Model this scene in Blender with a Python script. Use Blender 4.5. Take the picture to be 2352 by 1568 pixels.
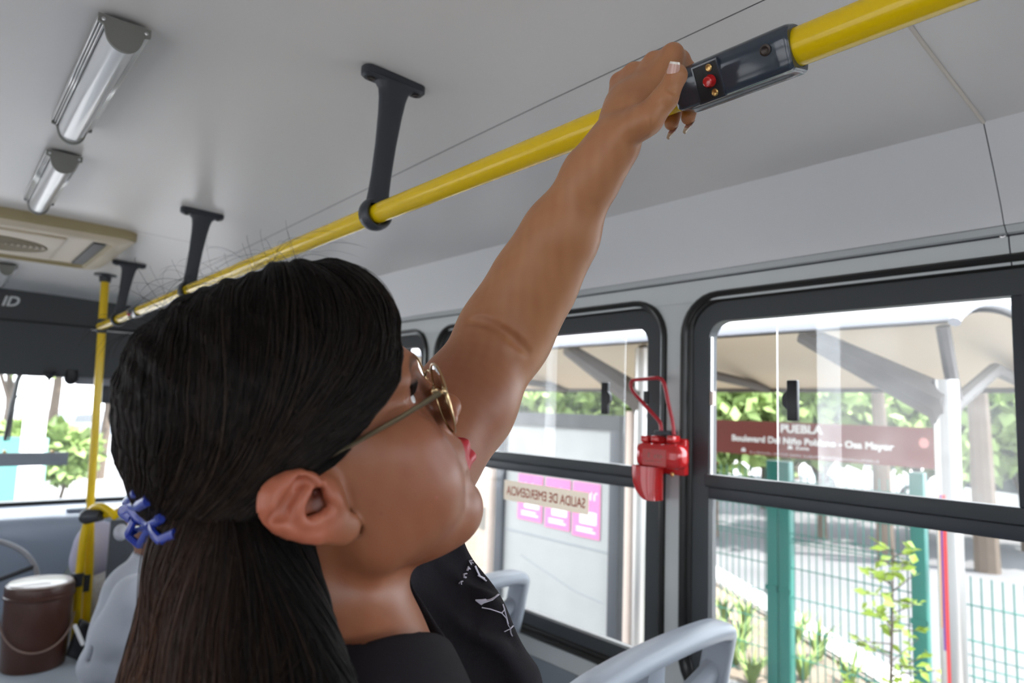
import bpy, bmesh, math, random
import numpy as np
from mathutils import Vector, Matrix

# ------------------------------------------------------------------ camera, world, sun, exposure
for _o in list(bpy.data.objects): bpy.data.objects.remove(_o)
SC = bpy.context.scene
COL = SC.collection
CZ = 1.45                                    # eye height above the bus floor
YAW, PIT, ROL, FPX = math.radians(40.68), math.radians(5.85), math.radians(1.98), 1540.0
CF = np.array([math.sin(YAW)*math.cos(PIT), math.cos(YAW)*math.cos(PIT), math.sin(PIT)])
_r0 = np.array([math.cos(YAW), -math.sin(YAW), 0.0]); _u0 = np.cross(_r0, CF)
CR = math.cos(ROL)*_r0 + math.sin(ROL)*_u0
CU = -math.sin(ROL)*_r0 + math.cos(ROL)*_u0
CAMP = np.array([0, 0, CZ])
cam = bpy.data.objects.new('camera', bpy.data.cameras.new('camera'))
COL.objects.link(cam)
cam.data.sensor_width = 36; cam.data.lens = 36*FPX/2352
cam.data.clip_start = .02; cam.data.clip_end = 500
cam.matrix_world = Matrix(((CR[0], CU[0], -CF[0], 0), (CR[1], CU[1], -CF[1], 0), (CR[2], CU[2], -CF[2], CZ), (0, 0, 0, 1)))
cam.data.dof.use_dof = True; cam.data.dof.focus_distance = .69; cam.data.dof.aperture_fstop = 5.6
SC.camera = cam

world = bpy.data.worlds.new('sky'); SC.world = world; world.use_nodes = True
_bg = world.node_tree.nodes['Background']
_bg.inputs[0].default_value = (.86, .93, 1.0, 1); _bg.inputs[1].default_value = 2.2
sun = bpy.data.objects.new('sun', bpy.data.lights.new('sun', 'SUN')); COL.objects.link(sun)
sun.data.energy = 6.0; sun.data.angle = math.radians(.6); sun.data.color = (1, .95, .86)
_sd = Vector((-.25, .35, -1.0)).normalized()          # travelling direction of the sunlight
sun.rotation_euler = _sd.to_track_quat('-Z', 'Y').to_euler()
SC.view_settings.view_transform = 'Standard'; SC.view_settings.look = 'None'
SC.view_settings.gamma = 1; SC.view_settings.use_curve_mapping = False
SC.view_settings.exposure = 1.85
SC.cycles.max_bounces = 10; SC.cycles.diffuse_bounces = 6; SC.cycles.transparent_max_bounces = 24
SC.cycles.transmission_bounces = 6; SC.cycles.glossy_bounces = 4
SC.cycles.caustics_reflective = False; SC.cycles.caustics_refractive = False
SC.cycles.use_denoising = True; SC.cycles.sample_clamp_indirect = 6

# ------------------------------------------------------------------ measuring: a pixel of the photograph -> a point in the bus
def ray(px, py): return CR*(px-1176)/FPX - CU*(py-784)/FPX + CF
def atX(px, py, X): d = ray(px, py); return CAMP + d*(X/d[0])
def atY(px, py, Y): d = ray(px, py); return CAMP + d*(Y/d[1])
def atZ(px, py, z): d = ray(px, py); return CAMP + d*((z-CZ)/d[2])
def atD(px, py, D): return CAMP + ray(px, py)*D
def proj(P):
    v = np.asarray(P, float)-CAMP; d = v@CF
    return np.array([1176+FPX*(v@CR)/d, 784-FPX*(v@CU)/d])

# ------------------------------------------------------------------ materials
def mat(name, col, rough=.5, metal=0., spec=.5, coat=0., bump=0., bscale=60., var=0., vscale=8., trans=0., ior=1.45, sss=0., sheen=0.):
    m = bpy.data.materials.new(name); m.use_nodes = True
    nt = m.node_tree; b = nt.nodes['Principled BSDF']
    c = (*col, 1) if len(col) == 3 else col
    b.inputs['Base Color'].default_value = c; b.inputs['Roughness'].default_value = rough
    b.inputs['Metallic'].default_value = metal; b.inputs['Specular IOR Level'].default_value = spec
    b.inputs['Coat Weight'].default_value = coat; b.inputs['Coat Roughness'].default_value = .08
    b.inputs['Transmission Weight'].default_value = trans; b.inputs['IOR'].default_value = ior
    if sss:
        b.inputs['Subsurface Weight'].default_value = sss
        b.inputs['Subsurface Radius'].default_value = (1, .4, .25); b.inputs['Subsurface Scale'].default_value = .006
    if sheen: b.inputs['Sheen Weight'].default_value = sheen
    if bump or var:
        tc = nt.nodes.new('ShaderNodeTexCoord')
    if bump:
        n = nt.nodes.new('ShaderNodeTexNoise'); n.inputs['Scale'].default_value = bscale; n.inputs['Detail'].default_value = 4
        bp = nt.nodes.new('ShaderNodeBump'); bp.inputs['Strength'].default_value = bump; bp.inputs['Distance'].default_value = .01
        nt.links.new(tc.outputs['Object'], n.inputs['Vector']); nt.links.new(n.outputs['Fac'], bp.inputs['Height'])
        nt.links.new(bp.outputs['Normal'], b.inputs['Normal'])
    if var:
        n2 = nt.nodes.new('ShaderNodeTexNoise'); n2.inputs['Scale'].default_value = vscale; n2.inputs['Detail'].default_value = 5
        mx = nt.nodes.new('ShaderNodeMix'); mx.data_type = 'RGBA'
        mx.inputs['A'].default_value = tuple(x*(1-var) for x in c[:3])+(1,); mx.inputs['B'].default_value = tuple(min(1, x*(1+var)) for x in c[:3])+(1,)
        nt.links.new(tc.outputs['Object'], n2.inputs['Vector']); nt.links.new(n2.outputs['Fac'], mx.inputs['Factor'])
        nt.links.new(mx.outputs['Result'], b.inputs['Base Color'])
    return m
def emat(name, col, strength):
    m = bpy.data.materials.new(name); m.use_nodes = True; nt = m.node_tree
    e = nt.nodes.new('ShaderNodeEmission'); e.inputs[0].default_value = (*col, 1); e.inputs[1].default_value = strength
    nt.links.new(e.outputs[0], nt.nodes['Material Output'].inputs[0]); return m
def glass(name, dust, tint=(1, 1, 1), dustcol=(.9, .92, .95), ior=1.22):
    """a flat pane: mostly see-through, a mirror-like sheen at grazing angles, a film of dust that scatters daylight"""
    m = bpy.data.materials.new(name); m.use_nodes = True; nt = m.node_tree; L = nt.links
    nt.nodes.remove(nt.nodes['Principled BSDF']); out = nt.nodes['Material Output']
    t = nt.nodes.new('ShaderNodeBsdfTransparent'); t.inputs[0].default_value = (*tint, 1)
    g = nt.nodes.new('ShaderNodeBsdfGlossy'); g.inputs['Roughness'].default_value = .02
    f = nt.nodes.new('ShaderNodeFresnel'); f.inputs[0].default_value = ior
    mx = nt.nodes.new('ShaderNodeMixShader'); L.new(f.outputs[0], mx.inputs[0]); L.new(t.outputs[0], mx.inputs[1]); L.new(g.outputs[0], mx.inputs[2])
    tr = nt.nodes.new('ShaderNodeBsdfTranslucent'); tr.inputs[0].default_value = (*dustcol, 1)
    mx2 = nt.nodes.new('ShaderNodeMixShader'); L.new(mx.outputs[0], mx2.inputs[1]); L.new(tr.outputs[0], mx2.inputs[2])
    tc = nt.nodes.new('ShaderNodeTexCoord'); n = nt.nodes.new('ShaderNodeTexNoise'); n.inputs['Scale'].default_value = 9; n.inputs['Detail'].default_value = 8
    mr = nt.nodes.new('ShaderNodeMapRange'); mr.inputs['From Min'].default_value = .3; mr.inputs['From Max'].default_value = .7
    mr.inputs['To Min'].default_value = dust*.7; mr.inputs['To Max'].default_value = dust*1.3
    L.new(tc.outputs['Object'], n.inputs['Vector']); L.new(n.outputs['Fac'], mr.inputs['Value']); L.new(mr.outputs[0], mx2.inputs[0])
    L.new(mx2.outputs[0], out.inputs[0]); return m
def attrmat(name, rough, spec=.5, sss=0., bump=0., bscale=400., aniso=0.):
    m = mat(name, (.5, .5, .5), rough, spec=spec, sss=sss, bump=bump, bscale=bscale)
    a = m.node_tree.nodes.new('ShaderNodeAttribute'); a.attribute_name = 'Col'
    m.node_tree.links.new(a.outputs['Color'], m.node_tree.nodes['Principled BSDF'].inputs['Base Color']); return m

def S(r, g, b):                                       # sRGB 0..255 -> linear
    f = lambda c: (c/255/12.92 if c/255 <= .04045 else ((c/255+.055)/1.055)**2.4)
    return (f(r), f(g), f(b))
M_ceil = mat('ceiling_laminate', (.78, .755, .73), .34, spec=.4, bump=.015, bscale=5)
M_cove = mat('cove_laminate', (.80, .80, .80), .4, bump=.01, bscale=6)
M_wall = mat('wall_laminate', (.62, .645, .635), .45, bump=.02, bscale=9)
M_seam = mat('panel_gap', (.10, .10, .11), .8)
M_joint = mat('joint_strip', (.72, .66, .58), .5)
M_lowpan = mat('lower_wall_panel', (.27, .30, .33), .5, bump=.03, bscale=90)
M_roof = mat('roof_shell', (.25, .25, .26), .7)
M_rub = mat('black_rubber', (.018, .017, .016), .32, spec=.45, bump=.04, bscale=40)
M_frame = mat('dark_window_frame', (.058, .063, .068), .42, spec=.4)
M_frame2 = mat('window_bar', (.040, .045, .054), .4)
M_yel = mat('yellow_paint', (.82, .56, .002), .25, spec=.4, coat=.25, bump=.006, bscale=30)
M_yel2 = mat('yellow_pole_paint', (.76, .51, .003), .3, coat=.2)
M_brk = mat('dark_grey_casting', (.040, .044, .053), .4, spec=.45, bump=.03, bscale=160)
M_unit = mat('slate_grey_plastic', (.030, .042, .06), .16, spec=.55, coat=.5)
M_hole = mat('dark_recess', (.008, .009, .011), .5)
M_brass = mat('brass', (.65, .42, .16), .3, metal=1)
M_steel = mat('steel', (.62, .62, .62), .28, metal=1)
M_screw = mat('dark_screw', (.06, .05, .045), .4, metal=.8)
M_red = mat('red_plastic', (.62, .020, .022), .14, coat=.7)
M_redrod = mat('red_rod', (.42, .008, .018), .3, coat=.3)
M_redlab = mat('worn_red_label', (.52, .05, .045), .3)
M_lampcap = mat('lamp_end_cap', (.22, .22, .20), .5)
M_lens = mat('lamp_lens', (.72, .73, .74), .30, coat=.5, spec=.6)
M_alu = mat('aluminium', (.70, .70, .69), .3, metal=1)
M_cream = mat('cream_plastic', (.70, .60, .45), .45, bump=.02, bscale=20)
M_cream2 = mat('yellowed_edge', (.40, .33, .18), .5)
M_grille = mat('vent_grille', (.30, .25, .17), .6)
M_head = mat('header_panel', (.082, .085, .090), .55, spec=.3, bump=.04, bscale=150)
M_white = mat('white_print', (.85, .85, .85), .5)
M_dash = mat('dashboard_shell', (.40, .46, .57), .32, bump=.02, bscale=3)
M_floor = mat('bus_floor', (.22, .22, .23), .6, var=.2, vscale=30)
M_plat = mat('platform_cover', (.33, .36, .40), .5, var=.1)
M_brown = mat('brown_leatherette', (.060, .022, .014), .36, bump=.15, bscale=120, coat=.1)
M_seat = mat('grey_seat_plastic', (.36, .39, .44), .38, spec=.45, bump=.02, bscale=300)
M_seat2 = mat('pale_seat_plastic', (.52, .54, .64), .45)
M_part = mat('dark_partition', (.050, .056, .066), .55)
M_black = mat('black_plastic', (.012, .012, .014), .35)
M_grn = mat('green_fence_paint', (.02, .15, .125), .4)
M_asph = mat('shaded_asphalt', (.060, .061, .066), .85, var=.55, vscale=.55)  # tree shade on the far pavement put into the colour as dark patches
M_stain = mat('stainless', (.50, .485, .47), .33, metal=1)
M_conc = mat('pale_concrete', (.22, .22, .225), .8, var=.22, vscale=1.2)
M_road = mat('road_surface', (.20, .20, .21), .85, var=.2, vscale=.8)
M_soil = mat('dry_soil', (.105, .086, .066), .9, var=.45, vscale=7, bump=.5, bscale=25)
M_kerb = mat('kerb_stone', (.27, .265, .26), .8)
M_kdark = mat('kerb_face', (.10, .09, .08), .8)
M_canopy = mat('canopy_soffit', (.60, .50, .38), .6)
M_canedge = mat('canopy_edge', (.30, .30, .33), .5)
M_beam = mat('canopy_beam', (.11, .095, .085), .6)
M_sign = mat('sign_brown', (.20, .045, .035), .5)
M_board = mat('notice_board', (.36, .365, .36), .5, var=.12, vscale=4)
M_pink = mat('pink_poster', (.72, .20, .40), .6)
M_paper = mat('poster_white', (.85, .82, .83), .6)
M_postp = mat('beige_post', (.62, .50, .43), .5)
M_stick = mat('sticker_beige', (.55, .47, .38), .6)
def paperlike(name, col, tr=.75):
    m = mat(name, col, .6); nt = m.node_tree; t = nt.nodes.new('ShaderNodeBsdfTranslucent'); t.inputs[0].default_value = (*col, 1)
    x = nt.nodes.new('ShaderNodeMixShader'); x.inputs[0].default_value = tr; nt.links.new(nt.nodes['Principled BSDF'].outputs[0], x.inputs[1]); nt.links.new(t.outputs[0], x.inputs[2])
    nt.links.new(x.outputs[0], nt.nodes['Material Output'].inputs[0]); return m
M_stick = paperlike('sticker_vinyl', (.62, .53, .43), .6)
M_sticktx = mat('sticker_red', (.45, .09, .06), .6)
M_leaf = mat('leaf_green', (.18, .25, .085), .55, var=.35, vscale=5, spec=.3)
M_leaf2 = mat('leaf_lime', (.30, .42, .05), .5, var=.3, vscale=9)
M_bark = mat('bark', (.085, .065, .05), .9, bump=.5, bscale=20)
M_gl_low = glass('lower_pane', .006)
M_gl_up = glass('dusty_upper_pane', .05)
M_gl_mv = glass('dusty_sliding_pane', .028)
M_gl_stile = glass('pane_edge_stile', .10)
M_gl_ws = glass('windshield_glass', .012)
M_gl_eye = glass('spectacle_lens', .0, ior=1.6)
M_gold = mat('gold_wire', (.62, .44, .24), .22, metal=1)
M_temple = mat('temple_metal', (.26, .21, .13), .3, metal=.9)
M_blue = mat('blue_clip_plastic', (.010, .030, .27), .3, coat=.15)
M_eye = mat('eye_white', (.75, .72, .70), .12)
M_iris = mat('iris', (.03, .016, .01), .08, coat=1)
M_nail = mat('fingernail', (.62, .36, .29), .18, coat=.5)
M_nailtip = mat('nail_tip', (.85, .76, .66), .2, coat=.5)
M_shirt = mat('black_cotton', (.0135, .0112, .0138), .85, spec=.15, bump=.18, bscale=700)
M_print = mat('shirt_print', (.62, .59, .68), .8)
M_sweat = mat('grey_sweater', (.40, .42, .47), .9, bump=.25, bscale=250, sheen=.2)
M_jean = mat('blue_denim', (.012, .035, .14), .85, bump=.2, bscale=300)
M_lilac = mat('lilac_cloth', (.46, .44, .58), .9, bump=.15, bscale=200)
M_pattern = mat('patterned_white_cloth', (.55, .53, .54), .9, var=.35, vscale=60)
M_cap = mat('pale_cap', (.42, .42, .46), .8)
M_skin2 = mat('brown_skin', (.20, .09, .055), .5, sss=.1)
M_darkhair = mat('dark_hair', (.012, .010, .009), .5)
M_carw = mat('car_white', (.7, .7, .7), .2, coat=.6)
M_cargr = mat('car_grey', (.10, .12, .15), .2, coat=.6)
M_carwin = mat('car_window', (.02, .025, .03), .1)
M_skin = attrmat('skin', .40, spec=.42, sss=.12, bump=.05, bscale=900)
M_hair = attrmat('hair_strands', .5, spec=.2)
M_scalp = mat('hair_mass', (.006, .005, .0045), .7, spec=.08)
# ------------------------------------------------------------------ building blocks
def tag(o, label=None, cat=None, group=None, kind=None):
    if label: o['label'] = label
    if cat: o['category'] = cat
    if group: o['group'] = group
    if kind: o['kind'] = kind
    return o
def empty(name, loc, label, cat, group=None):
    o = bpy.data.objects.new(name, None); COL.objects.link(o); o.location = [float(x) for x in loc]; o.empty_display_size = .05
    return tag(o, label, cat, group)
def origin(p):
    v = np.zeros(3)
    while p is not None: v += np.array(p.location); p = p.parent
    return v
def link_mesh(me, name, m, parent=None):
    o = bpy.data.objects.new(name, me); COL.objects.link(o)
    if m is not None: me.materials.append(m)
    if parent is not None: o.parent = parent
    return o
class MB:
    """collects pieces in bus coordinates; build() links them as one mesh"""
    def __init__(s): s.v = []; s.f = []; s.sm = []; s.mi = []; s.m = 0
    def add(s, vs, fs, smooth=False):
        n = len(s.v); s.v += [tuple(map(float, p)) for p in vs]
        for f in fs: s.f.append([i+n for i in f]); s.sm.append(smooth); s.mi.append(s.m)
        return s
    def box(s, a, b):
        (x0, y0, z0), (x1, y1, z1) = a, b
        vs = [(x, y, z) for x in (x0, x1) for y in (y0, y1) for z in (z0, z1)]
        return s.add(vs, [(0, 1, 3, 2), (4, 6, 7, 5), (0, 4, 5, 1), (2, 3, 7, 6), (0, 2, 6, 4), (1, 5, 7, 3)])
    def obox(s, c, ax, ay, az, bev=0.):
        """box about c with half-axis vectors; bev rounds its edges"""
        c, ax, ay, az = (np.array(t, float) for t in (c, ax, ay, az))
        if not bev:
            vs = [c+i*ax+j*ay+k*az for i in (-1, 1) for j in (-1, 1) for k in (-1, 1)]
            return s.add(vs, [(0, 1, 3, 2), (4, 6, 7, 5), (0, 4, 5, 1), (2, 3, 7, 6), (0, 2, 6, 4), (1, 5, 7, 3)])
        bm = bmesh.new(); bmesh.ops.create_cube(bm, size=2)
        L = [np.linalg.norm(t) for t in (ax, ay, az)]; U = [t/l for t, l in zip((ax, ay, az), L)]
        for v in bm.verts: v.co = Vector((v.co[0]*L[0], v.co[1]*L[1], v.co[2]*L[2]))
        bmesh.ops.bevel(bm, geom=list(bm.edges), offset=bev, segments=3, profile=.5, affect='EDGES')
        bm.verts.index_update()
        vs = [c+v.co[0]*U[0]+v.co[1]*U[1]+v.co[2]*U[2] for v in bm.verts]
        s.add(vs, [[v.index for v in f.verts] for f in bm.faces], True); bm.free(); return s
    def tube(s, pts, r, n=12, closed=False, caps=True, flat=None):
        pts = [np.array(p, float) for p in pts]; N = len(pts)
        rs = r if hasattr(r, '__len__') else [r]*N
        T = []
        for i in range(N):
            a = pts[(i-1) % N] if (closed or i > 0) else pts[i]; b = pts[(i+1) % N] if (closed or i < N-1) else pts[i]
            t = b-a; T.append(t/(np.linalg.norm(t)+1e-12))
        up = np.array([0, 0, 1.]) if abs(T[0][2]) < .9 else np.array([1., 0, 0])
        u = np.cross(T[0], up); u /= np.linalg.norm(u); vs = []
        for i in range(N):
            u = u-T[i]*(u@T[i]); u /= np.linalg.norm(u)+1e-12; w = np.cross(T[i], u)
            for k in range(n):
                a = 2*math.pi*k/n; vs.append(pts[i]+rs[i]*(math.cos(a)*u+(flat or 1)*math.sin(a)*w))
        fs = [(i*n+k, i*n+(k+1) % n, ((i+1) % N)*n+(k+1) % n, ((i+1) % N)*n+k) for i in range(N if closed else N-1) for k in range(n)]
        if caps and not closed: fs += [tuple(range(n))[::-1], tuple((N-1)*n+k for k in range(n))]
        return s.add(vs, fs, True)
    def lathe(s, c, prof, axis=(0, 0, 1), n=32, caps=True):
        """prof: (radius, height along axis)"""
        c = np.array(c, float); w = np.array(axis, float); w /= np.linalg.norm(w)
        t = np.array([1., 0, 0]) if abs(w[0]) < .9 else np.array([0, 1., 0]); u = np.cross(w, t); u /= np.linalg.norm(u); v = np.cross(w, u)
        vs = [c+h*w+r*(math.cos(2*math.pi*k/n)*u+math.sin(2*math.pi*k/n)*v) for r, h in prof for k in range(n)]
        N = len(prof)
        fs = [(i*n+k, i*n+(k+1) % n, (i+1)*n+(k+1) % n, (i+1)*n+k) for i in range(N-1) for k in range(n)]
        if caps: fs += [tuple(range(n))[::-1], tuple((N-1)*n+k for k in range(n))]
        return s.add(vs, fs, True)
    def prism(s, poly, d, smooth=False):
        """polygon of 3-D points pushed along vector d"""
        p = [np.array(q, float) for q in poly]; n = len(p); d = np.array(d, float)
        vs = p+[q+d for q in p]
        return s.add(vs, [tuple(range(n))[::-1], tuple(range(n, 2*n))]+[(i, (i+1) % n, n+(i+1) % n, n+i) for i in range(n)], smooth)
    def ring(s, P, Q, d):
        """a flat collar between two closed outlines, with depth vector d"""
        n = len(P); d = np.array(d, float); P = [np.array(p, float) for p in P]; Q = [np.array(q, float) for q in Q]
        vs = P+Q+[p+d for p in P]+[q+d for q in Q]; fs = []
        for i in range(n):
            j = (i+1) % n
            fs += [(i, j, n+j, n+i), (2*n+i, 3*n+i, 3*n+j, 2*n+j), (i, 2*n+i, 2*n+j, j), (n+i, n+j, 3*n+j, 3*n+i)]
        return s.add(vs, fs)
    def sheet(s, rows, smooth=True, closed=False):
        n = len(rows[0]); vs = [p for r in rows for p in r]
        return s.add(vs, [(i*n+k, i*n+(k+1) % n, (i+1)*n+(k+1) % n, (i+1)*n+k) for i in range(len(rows)-1) for k in range(n if closed else n-1)], smooth)
    def ball(s, c, r, n=12, ax=None):
        c = np.array(c, float); r = r if hasattr(r, '__len__') else (r, r, r); A = np.eye(3) if ax is None else np.array(ax)
        vs = []; m = n//2
        for i in range(m+1):
            t = math.pi*i/m
            for k in range(n):
                p = 2*math.pi*k/n; q = np.array([r[0]*math.sin(t)*math.cos(p), r[1]*math.sin(t)*math.sin(p), r[2]*math.cos(t)]); vs.append(c+A.T@q)
        return s.add(vs, [(i*n+k, (i+1)*n+k, (i+1)*n+(k+1) % n, i*n+(k+1) % n) for i in range(m) for k in range(n)], True)
    def build(s, name, m, parent=None, kind=None, sharp=35, extra=()):
        o0 = origin(parent) if parent is not None else np.zeros(3)
        me = bpy.data.meshes.new(name)
        me.from_pydata([tuple(np.array(p)-o0) for p in s.v], [], s.f)
        ob = link_mesh(me, name, m, parent)
        for x in extra: me.materials.append(x)
        me.polygons.foreach_set('use_smooth', s.sm)
        if extra: me.polygons.foreach_set('material_index', s.mi)
        bm = bmesh.new(); bm.from_mesh(me); bmesh.ops.recalc_face_normals(bm, faces=bm.faces)
        ca = math.radians(sharp)
        for e in bm.edges:
            if len(e.link_faces) == 2 and e.calc_face_angle(0) > ca: e.smooth = False
        bm.to_mesh(me); bm.free()
        if kind: ob['kind'] = kind
        return ob
def part(name, m, parent, f, label=None):
    mb = MB(); f(mb); o = mb.build(name, m, parent)
    if label: o['label'] = label
    return o
def text_mesh(txt, size, spacing=1.0, align='LEFT', shear=0.):
    cu = bpy.data.curves.new('lettering', 'FONT'); cu.body = txt; cu.size = size; cu.space_character = spacing; cu.align_x = align; cu.resolution_u = 3; cu.shear = shear
    o = bpy.data.objects.new('lettering', cu); COL.objects.link(o)
    dg = bpy.context.evaluated_depsgraph_get(); me = o.evaluated_get(dg).to_mesh()
    vs = [tuple(v.co) for v in me.vertices]; fs = [tuple(p.vertices) for p in me.polygons]
    o.evaluated_get(dg).to_mesh_clear(); bpy.data.objects.remove(o); return vs, fs
def lettering(mb, txt, size, o, ux, uy, spacing=1.0, align='LEFT', bold=0., shear=0.):
    vs, fs = text_mesh(txt, size, spacing, align, shear); ux, uy, o = (np.array(t, float) for t in (ux, uy, o))
    nn = np.cross(ux, uy)
    for k, (dx, dy) in enumerate(((0, 0), (bold, 0), (0, bold), (bold, bold)) if bold else ((0, 0),)):
        mb.add([o+(v[0]+dx)*ux+(v[1]+dy)*uy+nn*2e-5*k for v in vs], fs)
def scribble(mb, o, length, h, ux, seed):
    """a line of print too small or too blurred in the photograph to be read: a row of short strokes"""
    rnd = random.Random(seed); o = np.array(o, float); x = 0
    while x < length:
        w = h*rnd.uniform(.35, .8); nx = np.cross(ux, (0, 0, 1))
        if rnd.random() < .84:
            a = o+ux*x; up = arr(0, 0, h*rnd.uniform(.6, 1)); t = h*.2
            mb.add([a, a+ux*t, a+ux*t+up, a+up], [(0, 1, 2, 3)]); q = a+up*rnd.choice((0, .45, .8))
            mb.add([q, q+ux*w*.8, q+ux*w*.8+up*.2, q+up*.2], [(0, 1, 2, 3)])
        x += w+h*.16
def rrect(y0, y1, z0, z1, r, n=8):
    """rounded rectangle outline, list of (y,z), starting bottom right, counter-clockwise seen with y to the right"""
    rs = r if hasattr(r, '__len__') else (r,)*4; out = []
    for (cy, cz, a0), rr in zip(((y1, z0, -90), (y1, z1, 0), (y0, z1, 90), (y0, z0, 180)), rs):
        sy = -1 if cy == y1 else 1; sz = 1 if cz == z0 else -1
        for k in range(n+1):
            a = math.radians(a0+90*k/n); out.append((cy+sy*rr+rr*math.cos(a), cz+sz*rr+rr*math.sin(a)))
    return out
def rr_corner(y0, y1, z0, z1, n=8):
    """for every point of rrect() the matching point on the plain rectangle's outline"""
    return [(y1, z0)]*(n+1)+[(y1, z1)]*(n+1)+[(y0, z1)]*(n+1)+[(y0, z0)]*(n+1)
def smooth_curve(pts, n=6, closed=False):
    """Catmull-Rom through points"""
    P = [np.array(p, float) for p in pts]; N = len(P); out = []
    g = (lambda i: P[i % N]) if closed else (lambda i: P[min(max(i, 0), N-1)])
    for i in range(N if closed else N-1):
        a, b, c, d = g(i-1), g(i), g(i+1), g(i+2)
        for k in range(n):
            t = k/n; out.append(.5*((2*b)+(c-a)*t+(2*a-5*b+4*c-d)*t*t+(3*b-a-3*c+d)*t**3))
    if not closed: out.append(P[-1])
    return out
def arr(*p): return np.array(p, float)
# ------------------------------------------------------------------ the bus shell
XR, XL, XC = 1.5, -1.1, .2
YB, YF = -2.6, 4.46
mirx = lambda x: 2*XC-x
def sag(x, Y):
    w = min(1, max(0, (1.35-abs(x-XC)-XC)/.5)); return -.014*(Y-1)*w if Y > 1 else 0
CEIL = [(.2, .600), (.4, .598), (.58, .593), (.72, .588), (.83, .582)]
SIDE = [(.83, .582), (.95, .570), (1.08, .556), (1.22, .543), (1.352, .5305)]
def zceil(x, Y):
    x = x if x >= XC else mirx(x)
    xs = [p[0] for p in CEIL+SIDE[1:]]; zs = [p[1] for p in CEIL+SIDE[1:]]
    return CZ+float(np.interp(x, xs, zs))+sag(x, Y)
def panel(mb, prof, y0, y1, gap=.0012, side=1, zoff=0.):
    ys = np.linspace(y0+gap, y1-gap, max(2, int((y1-y0)/.3)+2))
    rows = []
    for Y in ys:
        r = []
        for i, (x, z) in enumerate(prof):
            xx = x + (gap if i == 0 and x != XC else 0) - (gap if i == len(prof)-1 else 0)
            r.append((xx if side > 0 else mirx(xx), Y, CZ+z+sag(xx, Y)+zoff))
        rows.append(r)
    mb.sheet(rows)
mb = MB()
for a, b in ((YB, .325), (.325, 2.59), (2.59, YF)):
    panel(mb, [(mirx(x), z) for x, z in CEIL[:0:-1]]+CEIL, a, b)
    for s_ in (1, -1): panel(mb, SIDE, a, b, side=s_)
mb.build('ceiling', M_ceil, None, 'structure')
mb = MB()
mb.box((XL-.12, YB-.1, CZ+.66), (XR+.12, YF+.5, CZ+.74))
for sgn, xw in ((1, XR), (-1, XL)):
    mb.box((xw+sgn*.0605, YB-.1, CZ+.40), (xw+sgn*.12, YF+.5, CZ+.70))
mb.build('trim_roof_shell', M_roof, None, 'structure')
# dark backing seen through the gaps between panels
mb = MB()
panel(mb, [(mirx(x), z) for x, z in SIDE[::-1]]+[(mirx(x), z) for x, z in CEIL[::-1][1:]]+CEIL[1:]+SIDE[1:], YB, YF, 0, 1, .004)
mb.build('trim_ceiling_gaps', M_seam, None, 'structure')
COVE = [(1.350, .5305), (1.405, .455), (1.440, .400), (1.457, .368)]
for sgn, nm in ((1, 'right'), (-1, 'left')):
    mb = MB()
    for a, b in ((YB, .325), (.325, YF)): panel(mb, COVE, a, b, .0008, sgn)
    mb.build('trim_cove_'+nm, M_cove, None, 'structure')
    mb = MB()
    for a, b in ((YB, .325), (.325, YF)):
        panel(mb, [(1.458, .3675), (1.470, .3565), (1.483, .3555)], a, b, .0008, sgn)      # little ledge
        panel(mb, [(1.4835, .352), (1.4865, .338), (1.499, .300)], a, b, .0012, sgn)
    mb.build('trim_header_'+nm, M_wall, None, 'structure')
    mb = MB()
    mb.sheet([[(1.4605 if sgn > 0 else mirx(1.4605), Y, CZ+.3685), (1.4865 if sgn > 0 else mirx(1.4865), Y, CZ+.353)] for Y in (YB, YF)])
    mb.sheet([[((x if sgn > 0 else mirx(x)), Y, CZ+z) for x, z in ((1.353, .533), (1.408, .457), (1.443, .402), (1.461, .369), (1.489, .353), (1.489, .338), (1.4985, .305))] for Y in (.322, .328)])
    mb.build('trim_gap_'+nm, M_seam, None, 'structure')
mb = MB(); Yj = .325
for s_ in (1, -1):
    pts = [((x if s_ > 0 else mirx(x)), Yj, CZ+z-.0012) for x, z in SIDE]
    mb.sheet([[(p[0], p[1]-.0032, p[2]) for p in pts], [(p[0], p[1], p[2]-.0022) for p in pts], [(p[0], p[1]+.0032, p[2]) for p in pts]])
mb.build('trim_ceiling_joint', M_joint, None, 'structure')

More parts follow.
